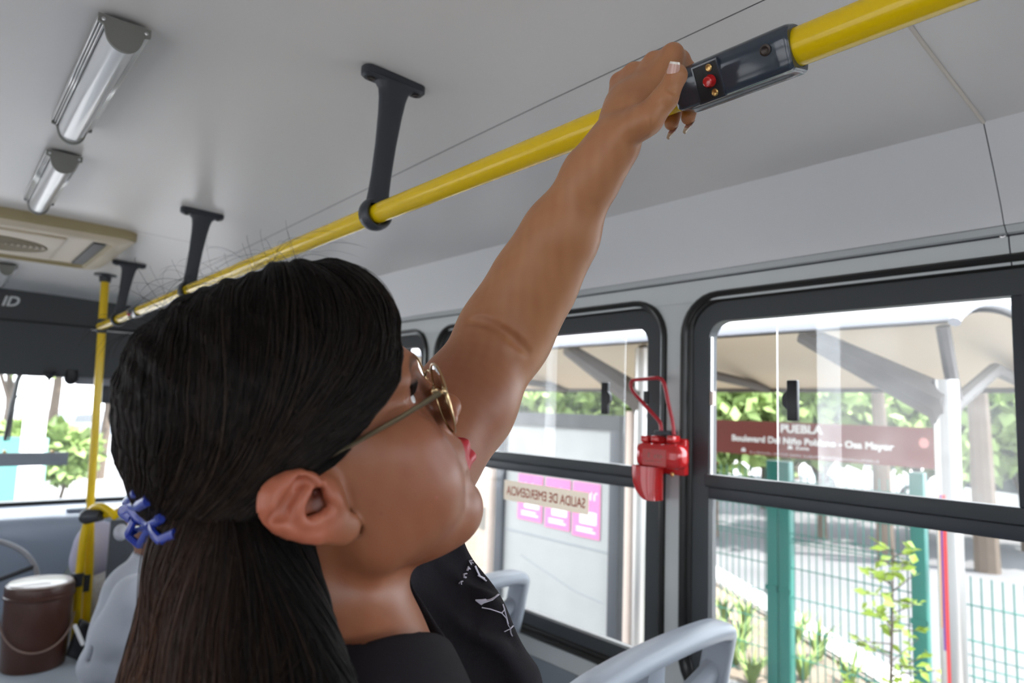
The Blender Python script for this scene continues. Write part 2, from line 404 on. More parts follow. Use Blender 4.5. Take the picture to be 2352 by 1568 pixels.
# windows along a side wall: (right edge Y, left edge Y)
WZ0, WZ1, WBAR0, WBAR1, WTOP = -.705, .322, -.205, -.144, .246
WIN = [(-2.372, -1.264), (-1.215, -.107), (-.058, 1.050), (1.099, 2.207), (2.256, 3.364)]
def side_wall(name, xw, sgn):
    mb = MB(); cells = []; ys = [YB]+[(WIN[i][1]+WIN[i+1][0])/2 for i in range(len(WIN)-1)]+[3.42]
    for (y0, y1), c0, c1 in zip(WIN, ys[:-1], ys[1:]):
        for x in (xw, xw+sgn*.06):
            P = [(x, y, CZ+z) for y, z in rrect(y0, y1, WZ0, WZ1, .11)]; Q = [(x, y, CZ+z) for y, z in rr_corner(c0, c1, -.76, .36)]
            n = len(P); mb.add(P+Q, [(i, (i+1) % n, n+(i+1) % n, n+i) for i in range(n)])
        P = [(xw, y, CZ+z) for y, z in rrect(y0, y1, WZ0, WZ1, .11)]; P2 = [(xw+sgn*.06, p[1], p[2]) for p in P]
        n = len(P); mb.add(P+P2, [(i, (i+1) % n, n+(i+1) % n, n+i) for i in range(n)])
    mb.box((min(xw, xw+sgn*.06), YB, CZ+.36), (max(xw, xw+sgn*.06), YF, CZ+.66))
    mb.box((min(xw, xw+sgn*.06), 3.42, CZ-1.5), (max(xw, xw+sgn*.06), YF+.1, CZ+.36))
    o = mb.build(name, M_wall, None, 'structure')
    mb = MB(); mb.box((min(xw-sgn*.004, xw+sgn*.06), YB, 0), (max(xw-sgn*.004, xw+sgn*.06), 3.42, CZ-.7605))
    mb.build('trim_lower_panel_'+name[5:], M_lowpan, None, 'structure')
side_wall('wall_right', XR, 1); side_wall('wall_left', XL, -1)
mb = MB(); mb.box((XL-.06, YB-.06, 0), (XR+.06, YB, CZ-.3)); mb.box((XL-.06, YB-.06, CZ+.3), (XR+.06, YB, CZ+.7))
mb.box((XL-.06, YB-.06, CZ-.3), (XL+.2, YB, CZ+.3)); mb.box((XR-.2, YB-.06, CZ-.3), (XR+.06, YB, CZ+.3))
mb.build('wall_back', M_lowpan, None, 'structure')
mb = MB(); mb.box((XL-.06, YB-.06, -.06), (XR+.06, YF+.4, 0)); mb.build('floor', M_floor, None, 'structure')

def window(idx, xw, sgn, y0, y1, rightopen, mullion=None, sticker=False, detail=True):
    """sgn = direction out of the bus; rightopen: the open strip of the upper sash is at the y0 end"""
    root = empty('window_%d' % idx, (xw, (y0+y1)/2, CZ+WZ0), None, None); root['kind'] = 'structure'
    g = .024
    # rubber gasket: a rounded lip that laps onto the wall
    mb = MB(); rows = []
    for off, dx in ((-.001, -.001), (.001, -.010), (.006, -.0145), (.012, -.012), (.0158, -.007), (.018, .004), (.0245, .006), (.0265, .012), (.0265, .05)):
        rows.append([(xw+sgn*dx, y, CZ+z) for y, z in rrect(y0+off, y1-off, WZ0+off, WZ1-off, .11-off*.9)])
    mb.sheet(rows, True, True); mb.build('gasket', M_rub, root, sharp=60)
    # dark metal frame inside the gasket
    a0, a1, b0, b1 = y0+.0265, y1-.0265, WZ0+.0265, WZ1-.0265
    c0, c1, d0, d1 = y0+.073, y1-.074, -.642, WTOP
    mb = MB(); xf = xw+sgn*.012
    OUT = [(xf, y, CZ+z) for y, z in rrect(a0, a1, b0, b1, .085)]
    INN = [(xf, y, CZ+z) for y, z in rrect(c0, c1, d0, d1, (.02, .045, .045, .02))]
    mb.ring(OUT, INN, (sgn*.035, 0, 0)); mb.build('frame', M_frame, root)
    mb = MB(); mb.obox((xw+sgn*.022, (c0+c1)/2, CZ+(WBAR1-.0155)), (.013, 0, 0), (0, (c1-c0)/2+.01, 0), (0, 0, .0155), .002); mb.build('window_bar', M_frame, root)
    mb = MB(); mb.obox((xw+sgn*.026, (c0+c1)/2, CZ+(WBAR0+.0145)), (.013, 0, 0), (0, (c1-c0)/2+.01, 0), (0, 0, .0145), .002); mb.build('window_bar', M_frame2, root)
    # panes
    def pane(nm, m, ya, yb, za, zb, x, th=.003):
        mb = MB(); mb.add([(x, ya, CZ+za), (x, yb, CZ+za), (x, yb, CZ+zb), (x, ya, CZ+zb)], [(0, 1, 2, 3)]); return mb.build(nm, m, root)
    xg = xw+sgn*.030
    pane('lower_pane', M_gl_low, c0-.01, c1+.01, d0-.01, WBAR0+.005, xg)
    W = c1-c0
    if rightopen: fx = (c0+.40, c1+.01); mv = (c0+.087, c0+.62); ed = c0+.087; st = (fx[0]-.025, fx[0]+.025)
    else: fx = (c0-.01, c1-.272); mv = (c0+.25, c1-.181); ed = c1-.181; st = (fx[1]-.053, fx[1])
    pane('fixed_pane', M_gl_up, fx[0], fx[1], WBAR1-.005, d1+.005, xg)
    pane('sliding_pane', M_gl_mv, mv[0], mv[1], WBAR1-.005, d1+.005, xg-sgn*.010)
    pane('pane_stile', M_gl_stile, st[0], st[1], WBAR1, d1, xg-sgn*.004)
    if detail:
        mb = MB(); mb.box((xg-sgn*.012, ed-.0007, CZ+WBAR1), (xg-sgn*.008, ed+.0007, CZ+d1)); mb.build('pane_edge', M_gl_stile, root)
        yl = ed+(.066 if rightopen else -.042); s2 = -1 if rightopen else 1
        lt = MB(); lt.obox((xg-sgn*.019, yl, CZ+.045), (.008, 0, 0), (0, .0125, 0), (0, 0, .047), .0035)
        lo = lt.build('sash_latch', M_black, root)
        lt = MB(); lt.prism([(xg-sgn*.026, yl+s2*y_, CZ+.045+z_) for y_, z_ in ((.006, -.027), (.006, .027), (.020, .014), (.0235, .008), (.0235, -.008), (.020, -.014))], (sgn*.010, 0, 0))
        lt.build('latch_grip', M_black, lo)
        je = c0 if rightopen else c1; s3 = 1 if rightopen else -1
        mb = MB(); mb.box((xg-sgn*.014, je+s3*.001, CZ+WBAR1), (xg-sgn*.006, je+s3*.004, CZ+d1-.04)); mb.build('jamb_strip', M_steel, root)
        mb = MB(); mb.box((xg-sgn*.02, je-.004, CZ+.03), (xg-sgn*.005, je+s3*.012, CZ+.066)); mb.build('strike_plate', M_postp if not rightopen else M_black, root)
    if mullion:
        mb = MB(); mb.obox((xw+sgn*.022, mullion-.022, CZ+(WBAR1+d1)/2), (.012, 0, 0), (0, .022, 0), (0, 0, (d1-WBAR1)/2), .003)
        mb.obox((xw+sgn*.012, mullion-.021, CZ+(WBAR1+d1)/2), (.004, 0, 0), (0, .003, 0), (0, 0, (d1-WBAR1)/2)); mb.build('mullion', M_frame2, root)
    return root
n = 1
for i, (y0, y1) in enumerate(WIN):
    w = window(n, XR, 1, y0, y1, i != 2, .332 if i == 2 else None, detail=i in (2, 3)); n += 1
    if i == 2:
        mb = MB(); X = XR+.0175; p = atX(1917, 1105, X)
        scribble(mb, p+arr(0, .017, .001), .034, .0042, arr(0, -1, 0), 4)
        scribble(mb, p+arr(0, .008, -.006), .016, .0028, arr(0, -1, 0), 5); scribble(mb, p+arr(0, .011, -.012), .022, .0028, arr(0, -1, 0), 6)
        mb.tube([p+arr(0, .017*math.cos(a), .006+.006*math.sin(a)) for a in np.linspace(.2, math.pi-.2, 9)], .0005, 5)
        mb.build('glass_mark', M_brk, w)
    if i == 3:
        X = XR+.028; a, b, c = atX(1159, 1100, X), atX(1353, 1133, X), atX(1157, 1144, X)
        mb = MB(); Yt, Yb_ = a[1], b[1]; zt = (a[2]+b[2])/2; zb = zt-.066
        mb.add([(X-.0006, Yb_, zb), (X-.0006, Yt, zb), (X-.0006, Yt, zt), (X-.0006, Yb_, zt)], [(0, 1, 2, 3)]); s_ = mb.build('exit_sticker', M_stick, w, ); s_['label'] = 'beige emergency exit sticker read from behind'
        mb = MB(); lettering(mb, 'SALIDA DE EMERGENCIA', .0425, (X-.0012, (Yt+Yb_)/2, zb+.018), (0, .93*(Yt-Yb_)/.583, 0), (0, 0, 1), align='CENTER', bold=.0012)
        xs = [p[1] for p in mb.v]; k = (Yt-Yb_)*.93/(max(xs)-min(xs)); yc = (Yt+Yb_)/2
        mb.v = [(p[0], yc+(p[1]-(max(xs)+min(xs))/2)*k, p[2]) for p in mb.v]; mb.build('sticker_lettering', M_sticktx, s_)
for i, (y0, y1) in enumerate(WIN):
    window(n, XL, -1, y0, y1, i % 2 == 0, detail=False); n += 1
# back window pane
mb = MB(); mb.add([(XL+.2, YB-.03, CZ-.3), (XR-.2, YB-.03, CZ-.3), (XR-.2, YB-.03, CZ+.3), (XL+.2, YB-.03, CZ+.3)], [(0, 1, 2, 3)]); mb.build('window_%d' % n, M_gl_low, None, 'structure'); n += 1

# unseen building front, added to cut the sky light from the left
mb = MB(); mb.box((-9.2, -14, -1.2), (-8.2, 16, 6.5)); tag(mb.build('trim_light_blocker', mat('blocker_grey', (.42, .42, .43), .8, var=.2), None), kind='structure')
# ------------------------------------------------------------------ the front: header, windshield, dashboard, platform
YH = 4.46
mb = MB()
mb.sheet([[(XL, YH-.02, CZ+.60), (XR, YH-.02, CZ+.60)], [(XL, YH, CZ+.392), (XR, YH, CZ+.392)]], False)
mb.sheet([[(XL, YH+.005, CZ+.392), (XR, YH+.005, CZ+.392)], [(XL, YH+.004, CZ+.384), (XR, YH+.004, CZ+.384)]], False)
mb.sheet([[(XL, YH-.008, CZ+.384), (XR, YH-.008, CZ+.384)], [(XL, YH+.06, CZ+.103), (XR, YH+.06, CZ+.103)], [(XL, YH+.16, CZ+.11), (XR, YH+.16, CZ+.11)]], False)
mb.box((XL-.06, YH+.16, CZ+.10), (XR+.06, YH+.24, CZ+.70))
hd = mb.build('wall_front', M_head, None, 'structure')
mb = MB(); mb.box((XL, YH-.010, CZ+.383), (XR, YH+.004, CZ+.3925)); mb.build('header_gap', M_hole, hd)
mb = MB(); p = atY(41, 704, YH-.012); lettering(mb, 'ID', .075, p, (1, 0, .05), (0, 0, 1), align='RIGHT', bold=.003, shear=.25); mb.build('header_lettering', M_white, hd)
mb = MB(); mb.box((.66, YH-.0135, CZ+.372), (1.1, YH-.006, CZ+.376)); mb.build('header_light_line', M_steel, hd)
YW = 4.62
wr = empty('window_%d' % n, (XC, YW, CZ-.60), None, None); wr['kind'] = 'structure'; n += 1
mb = MB(); mb.add([(XL, YW, CZ-.62), (XR, YW, CZ-.62), (XR, YW, CZ+.14), (XL, YW, CZ+.14)], [(0, 1, 2, 3)]); mb.build('windshield_pane', M_gl_ws, wr)
mb = MB(); mb.obox((XC, YW-.015, CZ-.605), (1.3, 0, 0), (0, .012, 0), (0, 0, .011), .003); mb.build('lower_seal', M_rub, wr)
mb = MB(); mb.obox((XR-.04, YW, CZ-.25), (.06, 0, 0), (0, .04, 0), (0, 0, .42), .01); mb.obox((XL+.04, YW, CZ-.25), (.06, 0, 0), (0, .04, 0), (0, 0, .42), .01); mb.build('corner_post', M_head, wr)
mb = MB()
rows = [[(x, y, CZ+z) for x in np.linspace(XL+.02, XR-.02, 24)] for y, z in ((4.60, -.612), (4.45, -.622), (4.33, -.640), (4.27, -.662), (4.25, -.70), (4.26, -.76), (4.30, -.86), (4.33, -1.0), (4.34, -1.12))]
mb.sheet(rows); mb.obox((.72, 4.40, CZ-.622), (.10, 0, 0), (0, .03, 0), (0, 0, .008), .004); d_ = mb.build('dashboard', M_dash, None, sharp=50)
tag(d_, 'long pale blue-grey dashboard below the windshield', 'dashboard')
mb = MB(); mb.box((XL+.02, 2.9, 0), (.585+.01, 4.55, CZ-1.122)); mb.box((XL+.02, 4.35, 0), (XR-.02, 4.66, CZ-.9)); mb.build('trim_platform', M_plat, None, 'structure')
mb = MB(); mb.box((XL-.06, 4.66, -.06), (XR+.06, 4.72, CZ-.60)); mb.build('wall_front_lower', M_roof, None, 'structure')
# ------------------------------------------------------------------ handrail, brackets, stop buttons
RX, RZ0, RR = .56, .333, .0172
def railz(Y): return CZ+RZ0-.0065*max(0, Y-1)
hr = empty('handrail', (RX, 1, railz(1)), 'long yellow overhead handrail running the length of the bus ceiling', 'handrail')
mb = MB(); mb.tube([(RX, Y, railz(Y)) for Y in np.linspace(YB+.3, 3.545, 30)], RR, 32); mb.build('rail_tube', M_yel, hr)
def bracket(Y, label):
    zt, zr = zceil(RX+.02, Y), railz(Y)
    b = empty('handrail_bracket', (RX, Y, zr), label, 'bracket', 'grey brackets holding the handrail')
    mb = MB()                                                  # plate on the ceiling: a bar with rounded ends
    out = [(x, y) for x, y in rrect(-.063, .063, -.0155, .0155, .0135, 6)]
    pts = [arr(RX+.022+x, Y+y, zt-.001) for x, y in out]; mb.prism(pts, (0, 0, -.013))
    c = arr(RX+.022, Y, zt-.010); pts2 = [c+(p-c)*arr(.96, .86, 1)+arr(0, 0, -.004)*0 for p in pts]
    mb.ring([arr(p[0], p[1], zt-.014) for p in pts], [arr(c[0]+(p[0]-c[0])*.93, c[1]+(p[1]-c[1])*.75, zt-.0185) for p in pts], (0, 0, .001))
    mb.prism([arr(c[0]+(p[0]-c[0])*.93, c[1]+(p[1]-c[1])*.75, zt-.0186) for p in pts], (0, 0, .004)); mb.build('mounting_plate', M_brk, b, sharp=40)
    for s_ in (-1, 1):
        mb = MB(); mb.lathe((RX+.022+s_*.046, Y, zt-.0188), [(.0072, 0), (.0072, -.0016), (.0055, -.0022), (.0030, -.0010)], n=16); mb.build('screw', M_screw, b)
    mb = MB(); rows = []                                       # stem: flares into the plate, widens onto the ring
    H = zt-.017-zr
    for t, w, d in ((0, .020, .020), (.06, .0185, .016), (.12, .0185, .0125), (.25, .018, .0118), (.5, .019, .0118), (.75, .0225, .0120), (.88, .0255, .0124), (.95, .029, .013), (1, .040, .0142)):
        z = zr+.014+(H-.014)*t; cx = RX+.022*t+.0015
        rows.append([arr(cx+w*math.copysign(abs(math.cos(a))**.7, math.cos(a)), Y+d*math.copysign(abs(math.sin(a))**.7, math.sin(a)), z) for a in np.linspace(0, 2*math.pi, 25)[:-1]])
    mb.sheet(rows, True, True); mb.build('stem', M_brk, b, sharp=50)
    mb = MB(); prof = []
    for k in range(17):
        a = 2*math.pi*k/16; prof.append((.0235+.0058*math.cos(a), .0155*math.sin(a)))
    mb.lathe((RX, Y, zr), prof, axis=(0, 1, 0), n=36, caps=False); mb.build('ring', M_brk, b, sharp=60)
    return b
bracket(1.030, 'nearest large grey bracket holding the handrail above the woman\'s head')
bracket(2.160, 'middle grey handrail bracket just above the woman\'s hair')
bracket(3.160, 'farthest grey handrail bracket nearest the yellow pole')
bracket(-.35, 'grey handrail bracket on the ceiling behind the viewer')

def stop_unit(Y0, Y1, label, full=True):
    """housing clamped round the rail between Y0 (near the viewer) and Y1; the button face looks down into the aisle"""
    zr = railz(Y0); b = empty('stop_button_unit', (RX, (Y0+Y1)/2, zr), label, 'stop button', 'stop button units on the handrail')
    fa = math.radians(208); fn = arr(math.cos(fa), 0, math.sin(fa)); ft = arr(-math.sin(fa), 0, math.cos(fa))   # face normal, tangent (towards the floor side)
    C = arr(RX, 0, zr)
    sec = []                                                   # cross-section in (n,t): flat face, keel below
    for a, rr_ in ((0, .0222), (12, .0227), (22, .0238), (32, .0258), (38, .0266), (46, .0254), (60, .0231), (77, .0221), (92, .0230), (102, .0248), (108, .0246), (118, .0222), (135, .0212), (165, .0210), (195, .0210), (225, .0212), (255, .0215), (285, .0228), (300, .0248), (312, .0256), (324, .0248), (340, .0230)):
        t = math.radians(a); sec.append((rr_*math.cos(t), rr_*math.sin(t)))
    sec = [tuple(p) for p in smooth_curve([arr(x, y) for x, y in sec], 3, True)]
    P = lambda n_, t_, Y: C+n_*fn+t_*ft+arr(0, Y, 0)
    L = Y1-Y0; mb = MB(); rows = []
    for y, k in ((Y0, .90), (Y0+.0015, .955), (Y0+.004, .99), (Y0+.012, 1), (Y0+.3*L, 1), (Y0+.55*L, 1.0), (Y1-.016, 1), (Y1-.006, .985), (Y1-.002, .95), (Y1, .90)):
        rows.append([P(n_*k, t_*k, y-(.010 if y < Y0+L/2 else -.010)*(t_/.03)*0) for n_, t_ in sec])
    mb.sheet(rows, True, True)
    for rw in (rows[0], rows[-1]):
        c_ = [P(math.cos(2*math.pi*k/len(sec))*.0175, math.sin(2*math.pi*k/len(sec))*.0175, (rw[0]-C)[1]) for k in range(len(sec))]
        mb.sheet([rw, c_], True, True)
    mb.build('housing', M_unit, b, sharp=50)
    yb = Y1-.34*L; fy = arr(0, 1, 0)                           # button recess
    mb = MB(); mb.ring([P(.0236, t_, y) for y, t_ in ((yb-.014, -.0175), (yb+.014, -.0175), (yb+.014, .0185), (yb-.014, .0185))], [P(.0236, t_, y) for y, t_ in ((yb-.0125, -.016), (yb+.0125, -.016), (yb+.0125, .017), (yb-.0125, .017))], fn*-.003); mb.build('recess_rim', M_unit, b)
    mb = MB(); mb.obox(P(.0222, .0005, yb), fn*.0008, fy*.0125, ft*.0165); mb.build('recess_plate', M_hole, b)
    for dt in (-.0115, .0120):
        mb = MB(); mb.lathe(P(.0230, dt, yb-.004), [(.0036, 0), (.0036, .0008), (.0026, .0016), (.0008, .0012)], axis=fn, n=14); mb.build('brass_screw', M_brass, b)
    mb = MB(); mb.lathe(P(.0228, .0005, yb-.002), [(.0062, 0), (.0062, .0022), (.0048, .0042), (.0048, .0060), (.0036, .0068), (.0018, .0066)], axis=fn, n=20); mb.build('red_button', M_red, b)
    mb = MB(); mb.lathe(P(.0222, -.0068, Y0+.020), [(.0052, 0), (.0052, .0010), (.0036, .0014), (.0018, .0006)], axis=fn, n=18); mb.build('black_screw', M_screw, b)
    return b
stop_unit(.2705, .392, 'slate grey stop button unit with red button beside the raised hand')
stop_unit(2.78, 2.895, 'small distant stop button unit on the handrail between two far brackets')

# ------------------------------------------------------------------ yellow poles and guard rail at the front
pl = empty('yellow_pole', (.56, 3.549, CZ-1.6), 'tall yellow pole from ceiling to floor at the end of the handrail', 'pole')
zt = zceil(.56, 3.549)
pt = lambda z: arr(.562+(.539-z)*.026, 3.549, CZ+z)
mb = MB(); mb.tube([pt(zt-CZ-.01), pt(0), pt(-.45), pt(-.55)+arr(.004, 0, 0), pt(-.75)+arr(.012, 0, 0), pt(-1.0)+arr(.014, 0, 0), pt(-1.45)+arr(.016, 0, 0)], .0172, 18); mb.build('pole_tube', M_yel2, pl)
mb = MB(); mb.lathe(pt(zt-CZ), [(.046, .001), (.046, -.006), (.026, -.010), (.023, -.035), (.018, -.035)], n=24); mb.build('ceiling_flange', M_brk, pl)
mb = MB(); mb.lathe(pt(.316), [(.018, -.03), (.021, -.028), (.021, .034), (.018, .036)], n=20); mb.tube([pt(.316)+arr(-.0, -.045, 0), pt(.316)], .0205, 16); mb.build('rail_joint', M_brk, pl)
gp = empty('guard_rail', (.578, 3.546, CZ-1.12), 'yellow bent guard rail tube standing on the platform beside the bucket', 'rail')
A = atY(200, 1190, 3.50)
mb = MB(); q0 = atY(198, 1178, 3.52); 
mb.tube(smooth_curve([atY(169, 1496, 3.52), atY(176, 1420, 3.52), atY(182, 1330, 3.52), atY(190, 1250, 3.52), atY(199, 1205, 3.52), atY(212, 1170, 3.50), atY(232, 1163, 3.45), atY(250, 1172, 3.40), atY(266, 1186, 3.36)], 5), .0165, 14); mb.build('bent_tube', M_yel2, gp)
mb = MB(); mb.tube([atY(206, 1188, 3.50), atY(240, 1183, 3.44), atY(300, 1166, 3.35)], .0150, 14); mb.tube([atY(300, 1166, 3.35), arr(1.48, 3.30, A[2]+.02)], .0150, 14); mb.build('cross_tube', M_yel2, gp)
mb = MB(); a_, b_ = atY(200, 1186, 3.47), atY(232, 1184, 3.42)
mb.tube([a_, a_*.5+b_*.5, b_], [.033, .028, .024], 14); mb.ball(a_, .033, 14); mb.build('clamp', M_brk, gp)
for i_, (q, r_) in enumerate((((177, 1330), .024),)):
    mb = MB(); p = atY(*q, 3.52); mb.tube([p+arr(0, 0, -.028), p+arr(0, 0, .028)], r_, 14); mb.build('collar', M_brk, gp)
mb = MB(); p = atY(197, 1337, 3.549); mb.tube([p+arr(0, 0, -.036), p+arr(0, 0, .036)], .022, 14); mb.build('collar', M_brk, pl)
mb = MB(); p = atZ(167, 1499, CZ-1.122); mb.lathe(p, [(.036, 0), (.036, .012), (.020, .022), (.020, .03)], n=20); mb.build('foot', M_black, gp)
mb = MB(); a_, b_ = atY(172, 1437, 3.40), atY(190, 1478, 3.38); mb.tube([a_, b_], .0085, 10); mb.ball(a_, .0085); mb.ball(b_, .0085); h_ = mb.build('pale_lever', M_white, None)
mb = MB(); mb.obox(atY(186, 1470, 3.42), (.03, 0, -.02), (0, .02, 0), (.02, 0, .07), .01)
o_ = tag(h_, 'small white lever handle leaning beside the bucket at the guard rail', 'lever'); mb.build('lever_base', M_black, h_)

# dark partition panel behind the guard rail
pp = empty('partition_panel', (.80, 3.36, 0), 'tall dark grey partition panel under the guard rail in front of the seated passenger', 'partition')
mb = MB(); c_ = [atY(238, 1196, 3.36), atY(300, 1168, 3.36)]
mb.obox((1.06, 3.36, (c_[0][2]+.25)/2), (.42, 0, 0), (0, .012, 0), (0, 0, (c_[0][2]-.25)/2), .006); mb.build('panel_board', M_part, pp)
mb = MB(); mb.tube([(.66, 3.36, .0), (.66, 3.36, .3)], .015, 10); mb.tube([(1.4, 3.36, .0), (1.4, 3.36, .3)], .015, 10); mb.build('panel_foot', M_black, pp)

# ------------------------------------------------------------------ ceiling lamps
def lamp(x0, x1, y0, y1, label):
    """half-round lamp: y0 is the end nearer the viewer"""
    zc = min(zceil((x0+x1)/2, y) for y in (y0, y1))-.0008; xm = (x0+x1)/2; w = (x1-x0)/2
    r_ = empty('ceiling_lamp', (xm, (y0+y1)/2, zc), label, 'lamp', 'tube lamps along the ceiling')
    mb = MB(); mb.box((xm-w, y0+.004, zc-.006), (xm+w, y1-.004, zc))
    for s_ in (-1, 1):
        for k in range(3): mb.tube([(xm+s_*(w-.002-.0035*k), y0+.006, zc-.007-.0035*k), (xm+s_*(w-.002-.0035*k), y1-.006, zc-.007-.0035*k)], .0019, 8)
    mb.build('base_channel', M_alu, r_)
    hw = w-.012; D = .036
    sec = [(xm+hw*math.cos(a), zc-.009-D*math.sin(a)**.8) for a in np.linspace(0, math.pi, 25)]
    mb = MB(); mb.sheet([[(x, y, z) for x, z in sec] for y in (y0+.005, y1-.005)]); mb.build('lens', M_lens, r_)
    mb = MB(); mb.tube([(xm+hw, y0+.005, zc-.010), (xm+hw, y1-.005, zc-.010)], .0016, 6); mb.tube([(xm-hw, y0+.005, zc-.010), (xm-hw, y1-.005, zc-.010)], .0016, 6); mb.build('lens_gasket', M_brk, r_)
    for y, d in ((y0, .006), (y1, -.006)):
        hw2 = hw+.002; mb = MB()
        pts = [(xm+w, y, zc), (xm+w, y, zc-.013), (xm+w-.008, y, zc-.015)]+[(xm+hw2*math.cos(a), y, zc-.012-(D+.002)*math.sin(a)**.8) for a in np.linspace(.25, math.pi-.25, 19)]+[(xm-w+.008, y, zc-.015), (xm-w, y, zc-.013), (xm-w, y, zc)]
        mb.prism(pts, (0, d, 0)); mb.build('end_cap', M_lampcap, r_)
        for s_ in (-1, 1):
            mb = MB(); mb.lathe((xm+s_*(w-.007), y, zc-.0085), [(.003, .0005*np.sign(d)), (.003, -.0015*np.sign(d)), (.0012, -.0022*np.sign(d))], axis=(0, 1, 0), n=10); mb.build('cap_screw', M_steel, r_)
    return r_
lamp(.142, .216, 1.17, 1.70, 'largest ceiling lamp, nearest the viewer at upper left')
lamp(.155, .229, 1.90, 2.41, 'middle ceiling lamp just before the cream roof vent')
lamp(.165, .239, 3.62, 4.10, 'small farthest ceiling lamp beyond the cream roof vent')

# ------------------------------------------------------------------ cream roof vent
x0, x1, y0, y1 = -.13, .505, 2.60, 3.34; zc = min(zceil(x, y) for x in (x0, x1) for y in (y0, y1))-.001
vt = empty('roof_vent', ((x0+x1)/2, (y0+y1)/2, zc), 'cream plastic ceiling vent unit with oval grille and dark slot', 'vent')
def vrow(ins, dz, r): return [(x, y, zc+dz) for x, y in rrect(x0+ins, x1-ins, y0+ins, y1-ins, r, 6)]
mb = MB(); mb.sheet([vrow(0, .03, .06), vrow(0, -.012, .06), vrow(.006, -.018, .055)], True, True); mb.build('outer_edge', M_cream2, vt)
mb = MB(); mb.sheet([vrow(.006, -.018, .055), vrow(.03, -.030, .04), vrow(.065, -.034, .03)], True, True); mb.build('bezel', M_cream, vt)
mb = MB(); mb.sheet([vrow(.065, -.034, .03), vrow(.078, -.020, .02)], True, True); mb.build('bezel_step', M_cream2, vt)
mb = MB(); mb.prism(vrow(.078, -.0205, .02), (0, 0, .006)); mb.obox(((x0+x1)/2-.05, (y0+y1)/2, zc-.024), (.17, 0, 0), (0, .24, 0), (0, 0, .006), .005); mb.build('cover', M_cream, vt)
mb = MB(); mb.box((x1-.118, y0+.13, zc-.0275), (x1-.082, y1-.12, zc-.019)); mb.build('slot', M_hole, vt)
mb = MB(); gc = arr((x0+x1)/2-.06, (y0+y1)/2, zc-.031)
for k in range(8):
    a = .02+.018*k; mb.tube([gc+arr(a*math.cos(t), a*.9*math.sin(t), 0) for t in np.linspace(0, 2*math.pi, 33)[:-1]], .0045, 6, closed=True)
mb.build('oval_grille', M_grille, vt)

# ------------------------------------------------------------------ red emergency lever on the window pillar
XV = 1.455
pv = lambda cx, cy, X=XV: atX(1380+.2168*cx, 840+.2168*cy, X)
lv = empty('emergency_lever', pv(660, 1000, XR-.002), 'red emergency exit lever with looped handle on the window pillar', 'emergency lever')
mb = MB(); a, b = pv(455, 745, 1.484), pv(905, 1170, 1.484)
mb.obox(((1.499+1.476)/2, (a[1]+b[1])/2, (a[2]+b[2])/2), (.0105, 0, 0), (0, abs(a[1]-b[1])/2, 0), (0, 0, abs(a[2]-b[2])/2), .006); mb.build('back_plate', M_red, lv)
mb = MB(); a, b = pv(355, 800, 1.425), pv(835, 1110, 1.425)
mb.obox((1.449, (a[1]+b[1])/2, (a[2]+b[2])/2), (.028, 0, 0), (0, abs(a[1]-b[1])/2, 0), (0, 0, abs(a[2]-b[2])/2), .020); bd = mb.build('body', M_red, lv, sharp=60)
mb = MB(); rows = []
for (l, r_), y in (((356, 640), 1060), ((356, 636), 1150), ((368, 634), 1240), ((395, 632), 1320), ((440, 630), 1380), ((490, 628), 1418)):
    a, b = pv(l, y, 1.445), pv(r_, y, 1.445); c = (a+b)/2; hw = abs(a[1]-b[1])/2
    rows.append([c+arr(.026*math.copysign(abs(math.cos(t))**.6, math.cos(t)), hw*math.copysign(abs(math.sin(t))**.75, math.sin(t)), 0) for t in np.linspace(0, 2*math.pi, 25)[:-1]])
mb.sheet(rows, True, True); mb.add(rows[-1], [tuple(range(24))]); mb.build('spout', M_red, lv, sharp=50)
mb = MB(); a, b = pv(442, 872, 1.4205), pv(690, 1070, 1.4205); mb.obox((1.4206, (a[1]+b[1])/2, (a[2]+b[2])/2), (.0006, 0, 0), (0, abs(a[1]-b[1])/2, 0), (0, 0, abs(a[2]-b[2])/2)); lb = mb.build('worn_label', M_redlab, lv)
mb = MB(); scribble(mb, (1.4198, a[1]-.006, (a[2]+b[2])/2-.002), a[1]-b[1]-.012, .014, arr(0, -1, 0), 2); scribble(mb, (1.4198, a[1]-.010, (a[2]+b[2])/2-.012), a[1]-b[1]-.02, .005, arr(0, -1, 0), 3); mb.build('label_lettering', M_stick, lb)
mb = MB(); mb.tube(smooth_curve([pv(640, 720), pv(640, 680), pv(625, 600), pv(560, 520), pv(470, 420), pv(345, 275), pv(318, 205), pv(335, 158), pv(390, 145), pv(480, 138), pv(600, 128), pv(655, 158), pv(685, 240), pv(715, 400), pv(755, 580), pv(775, 730)], 5), .0052, 12); mb.build('handle_loop', M_redrod, lv)
mb = MB(); a, b = pv(585, 682), pv(758, 740); mb.obox((1.462, (a[1]+b[1])/2, (a[2]+b[2])/2), (.016, 0, 0), (0, abs(a[1]-b[1])/2, 0), (0, 0, abs(a[2]-b[2])/2), .003); mb.build('clip', M_brk, lv)
for cx in (490, 600, 765):
    a, b = pv(cx-35, 735, 1.45), pv(cx+35, 810, 1.45); mb = MB(); mb.obox((1.452, (a[1]+b[1])/2, (a[2]+b[2])/2), (.017, 0, 0), (0, abs(a[1]-b[1])/2, 0), (0, 0, abs(a[2]-b[2])/2), .004); mb.build('lug', M_red, lv)
mb = MB(); mb.lathe(pv(760, 1150, 1.474), [(.006, 0), (.006, .003), (.002, .004)], axis=(-1, 0, 0), n=14); mb.build('plate_screw', M_brass, lv)
